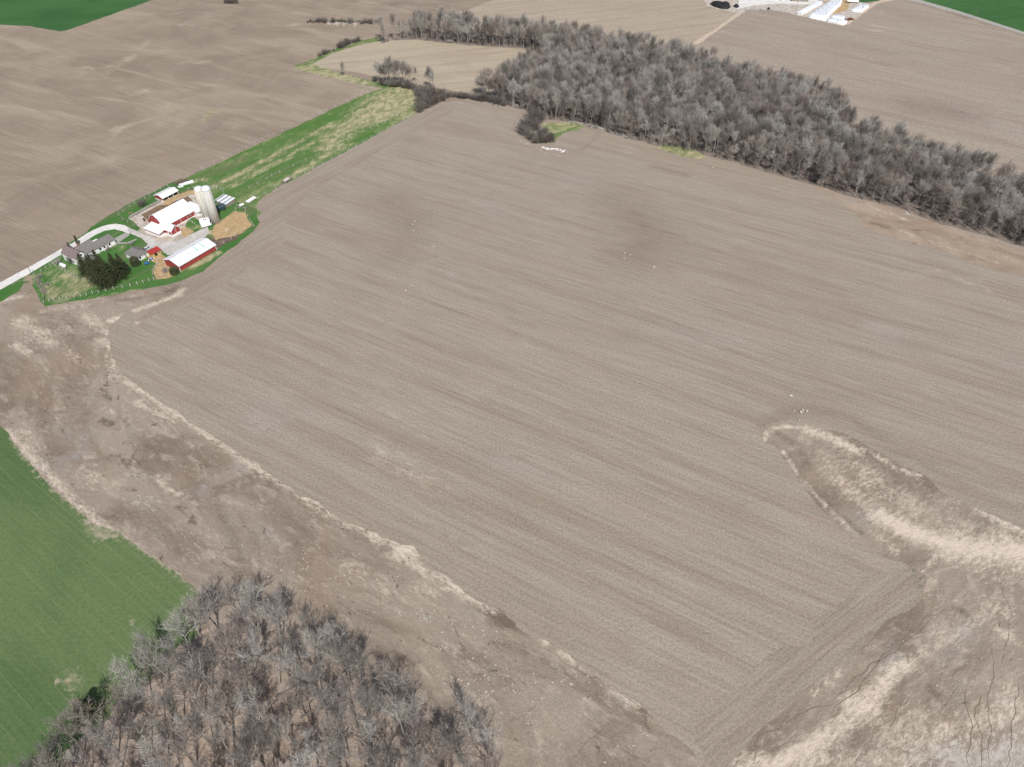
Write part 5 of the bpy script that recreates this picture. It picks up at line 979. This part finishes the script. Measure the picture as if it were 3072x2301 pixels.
heap('stone_strip', 'grey and white stones in the scrubby strip left of the big wood', 'stone strip', [zt(700,402), zt(850,405), zt(1000,408), zt(1230,408)], 9, 160, .6, 2.0, 'stone', .8, False, 9)
heap('stone_bank', 'low bank of pale stones at the big wood\'s foot beside the grass', 'stone bank', [at(1705,366), at(1760,374), at(1825,394), at(1890,415)], 2.6, 320, .4, 1.3, 'concrete', .9, False, 10)
heap('timber_heap', 'pale timbers dumped at the big wood\'s edge above the worked strip', 'timber pile', [at(2715,640), at(2730,648)], 2.5, 18, .5, .9, 'post', .6, True, 11, 'logs')

# ------------------------------------------------------------------ the far farm at the top of the picture
def bunker(label, pts, h, tyre_gap, seed):
    P = [zr(*p) for p in pts]; c = sum(P, Vector()) / len(P); t = thing('silage_clamp', label, 'silage clamp', c, 0, 'silage clamps of the far farm'); r = random.Random(seed)
    bd = resample([(p.x - c.x, p.y - c.y) for p in P], 3, .5, seed); n = len(bd); m = MB(); rings = [(1.0, 0), (.97, h * .55), (.9, h * .85), (.75, h)]
    vs = [(p.x * s, p.y * s, z + (.25 * mnoise.noise(Vector((p.x * .15, p.y * .15, seed))) if z else 0)) for s, z in rings for p in bd] + [(0, 0, h * 1.05)]
    m.add(vs, [(i*n+k, i*n+(k+1) % n, (i+1)*n+(k+1) % n, (i+1)*n+k) for i in range(3) for k in range(n)] + [(3*n+k, 3*n+(k+1) % n, 4*n) for k in range(n)]); o = m.build('cover', M['plastic_white'], t, True); fixn(o)
    Q = np.array([(p.x, p.y) for p in bd]) * .8; lo, hi = Q.min(0), Q.max(0); y = lo[1]; tm = MB()
    while y < hi[1]:
        x = lo[0]
        while x < hi[0]:
            q = np.array([[x + r.uniform(-.5,.5), y + r.uniform(-.5,.5)]])
            if r.random() < .75 and inside(q, Q)[0]: a = q[0]; tm.lathe([(.25, h * .98), (.5, h * .98), (.56, h + .1), (.5, h + .26), (.3, h + .26)], (a[0], a[1], 0), 8)
            x += tyre_gap
        y += tyre_gap
    if tm.v: o = tm.build('tyres', M['grey_metal'], t); o['kind'] = 'stuff'
bunker('large white sheeted silage clamp dotted with tyres in the far farmyard', [(1225,188),(1300,130),(1400,62),(1475,8),(1560,-10),(1596,25),(1575,60),(1480,150),(1415,222),(1330,212)], 2.6, 2.6, 1)
bunker('smaller bluish white silage clamp at the right side of the far farmyard', [(1680,125),(1720,95),(1775,55),(1875,62),(1870,85),(1800,136),(1740,126)], 2.0, 2.4, 2)
bunker('narrow white silage clamp at the bottom corner of the far farmyard', [(1420,232),(1440,205),(1655,238),(1610,270),(1500,250)], 1.8, 3.5, 3)
bunker('short white silage clamp above the bottom one in the far farmyard', [(1465,195),(1490,172),(1625,192),(1610,220)], 1.8, 3.5, 4)
def fslab(name, lab, cat, a, b, w, h, mat, part): return slab(name, lab, cat, zr(*a), zr(*b), w, h, mat, part)
t, L = fslab('silage_roll', 'very long white silage tube beside the large clamp in the far farmyard', 'silage roll', (1130,160), (1355,42), 4.5, 2.4, 'plastic_white', 'wrap'); m = MB(); m.box(-L+1, L-1, -.3, .3, 2.38, 2.5); m.build('seam', M['plastic_white'], t)
t = thing('far_barn', 'long white roofed barn at the very top edge of the picture', 'barn', zr(885,4), R(8)); hall(t, 0, 30, [(0,3.5),(8,5.5),(16,3.5)], M['white'], M['white_roof']); [door_y(t, x, 3, 2.8, 0, 'dark', None) for x in (4, 10, 16, 22)]
t = thing('far_shed', 'dark roofed shed right of the white roofed barn at the top edge', 'shed', zr(1050,14), R(-8)); hall(t, 0, 15, [(0,3),(5,4.5),(10,3)], M['grey_wood'], M['dark']); door_y(t, 6, 3, 2.4, 0, 'grey_wood')
t = thing('far_trailer', 'white box trailer near the top of the far farmyard', 'trailer', zr(1700,32), R(-12)); m = MB(); m.box(-5,5,-1.3,1.3,1.1,3.6); m.build('box', M['white'], t)
m = MB(); m.box(-5,5.8,-.5,.5,.75,1.09); m.build('frame', M['grey_metal'], t)
for x in (-3.8, -2.7, 3.8):
    for y in (-1.05, 1.05): m = MB(); m.bar((x,y-.15,.5),(x,y+.15,.5),.5,n=12); m.build('wheel', M['tyre'], t)
def mound(name, label, cat, pts, h, mat, seed):
    P = [zr(*p) for p in pts]; c = sum(P, Vector()) / len(P); t = thing(name, label, cat, c); bd = resample([(p.x - c.x, p.y - c.y) for p in P], 1.5, .5, seed); n = len(bd); m = MB()
    vs = [(p.x * s + mnoise.noise(Vector((p.x, p.y, z))) * .5, p.y * s, z * (1 + .5 * mnoise.noise(Vector((p.x * .4, p.y * .4, seed))))) for s, z in ((1, 0), (.85, h * .6), (.6, h * .95), (.3, h)) for p in bd] + [(0, 0, h)]
    m.add(vs, [(i*n+k, i*n+(k+1) % n, (i+1)*n+(k+1) % n, (i+1)*n+k) for i in range(3) for k in range(n)] + [(3*n+k, 3*n+(k+1) % n, 4*n) for k in range(n)]); o = m.build('heap', M[mat], t); fixn(o)
mound('compost_heap', 'long black compost heap at the left of the far farmyard', 'compost heap', [(165,45),(200,38),(290,38),(390,50),(402,80),(370,100),(290,96),(220,72)], 3.2, 'black_pile', 1)
mound('compost_heap', 'small dark heap just right of the long black compost heap', 'compost heap', [(430,72),(445,55),(475,60),(492,78),(465,86)], 1.8, 'black_pile', 2)
mound('compost_heap', 'little dark mound at the lower edge of the far farmyard', 'compost heap', [(785,104),(795,93),(815,94),(820,105)], 1.4, 'black_pile', 3)
heap('stone_heap', 'grey rubble at the lower edge of the far farmyard by the lane', 'stone heap', [zr(560,120), zr(640,112), zr(740,104)], 7, 130, .6, 1.6, 'concrete', .6, False, 15)
heap('board_pile', 'brown junk pile beside the bottom silage clamp of the far farmyard', 'junk pile', [zr(1640,215), zr(1670,205), zr(1700,205)], 4, 50, .8, 1.4, 'rust', 1.0, True, 16, 'boards')
z2r = lambda x, y: at(2000 + x / 2.063, y / 2.063)
pole('tall utility pole by the far road near the top of the picture', z2r(1600,32), 9); pole('tall utility pole by the far road at the upper right corner', z2r(1905,108), 9); pole('utility pole inside the far farmyard', zr(1100,95), 9)

# fallen trunks lying on the leaf litter of the near wood
FL = MB(); FL.bar((-4,0,.2),(4,.3,.18),.22,.08,7); FL.bar((1.5,.1,.2),(3.2,1.2,.5),.08,.03,5); FL.bar((2.2,.15,.2),(3.4,-1.0,.35),.07,.03,5); FLM = FL.mesh('fallen_trunk', M['trunk'])
fr = np.random.default_rng(17); FP = scatter(shrink(WOOD1, 8), 13, 33); FP = [p for p in FP if in_view(p)][:28]
for p in FP:
    o = link('fallen_trunk', FLM); o.location = (p[0], p[1], .1); o.rotation_euler = (0, 0, fr.uniform(0, 6.28)); o.scale = (fr.uniform(.6, 1.2),) * 3; tag(o, 'fallen grey trunk lying on the leaf litter inside the near wood', 'fallen trunk', 'fallen trunks in the near wood')
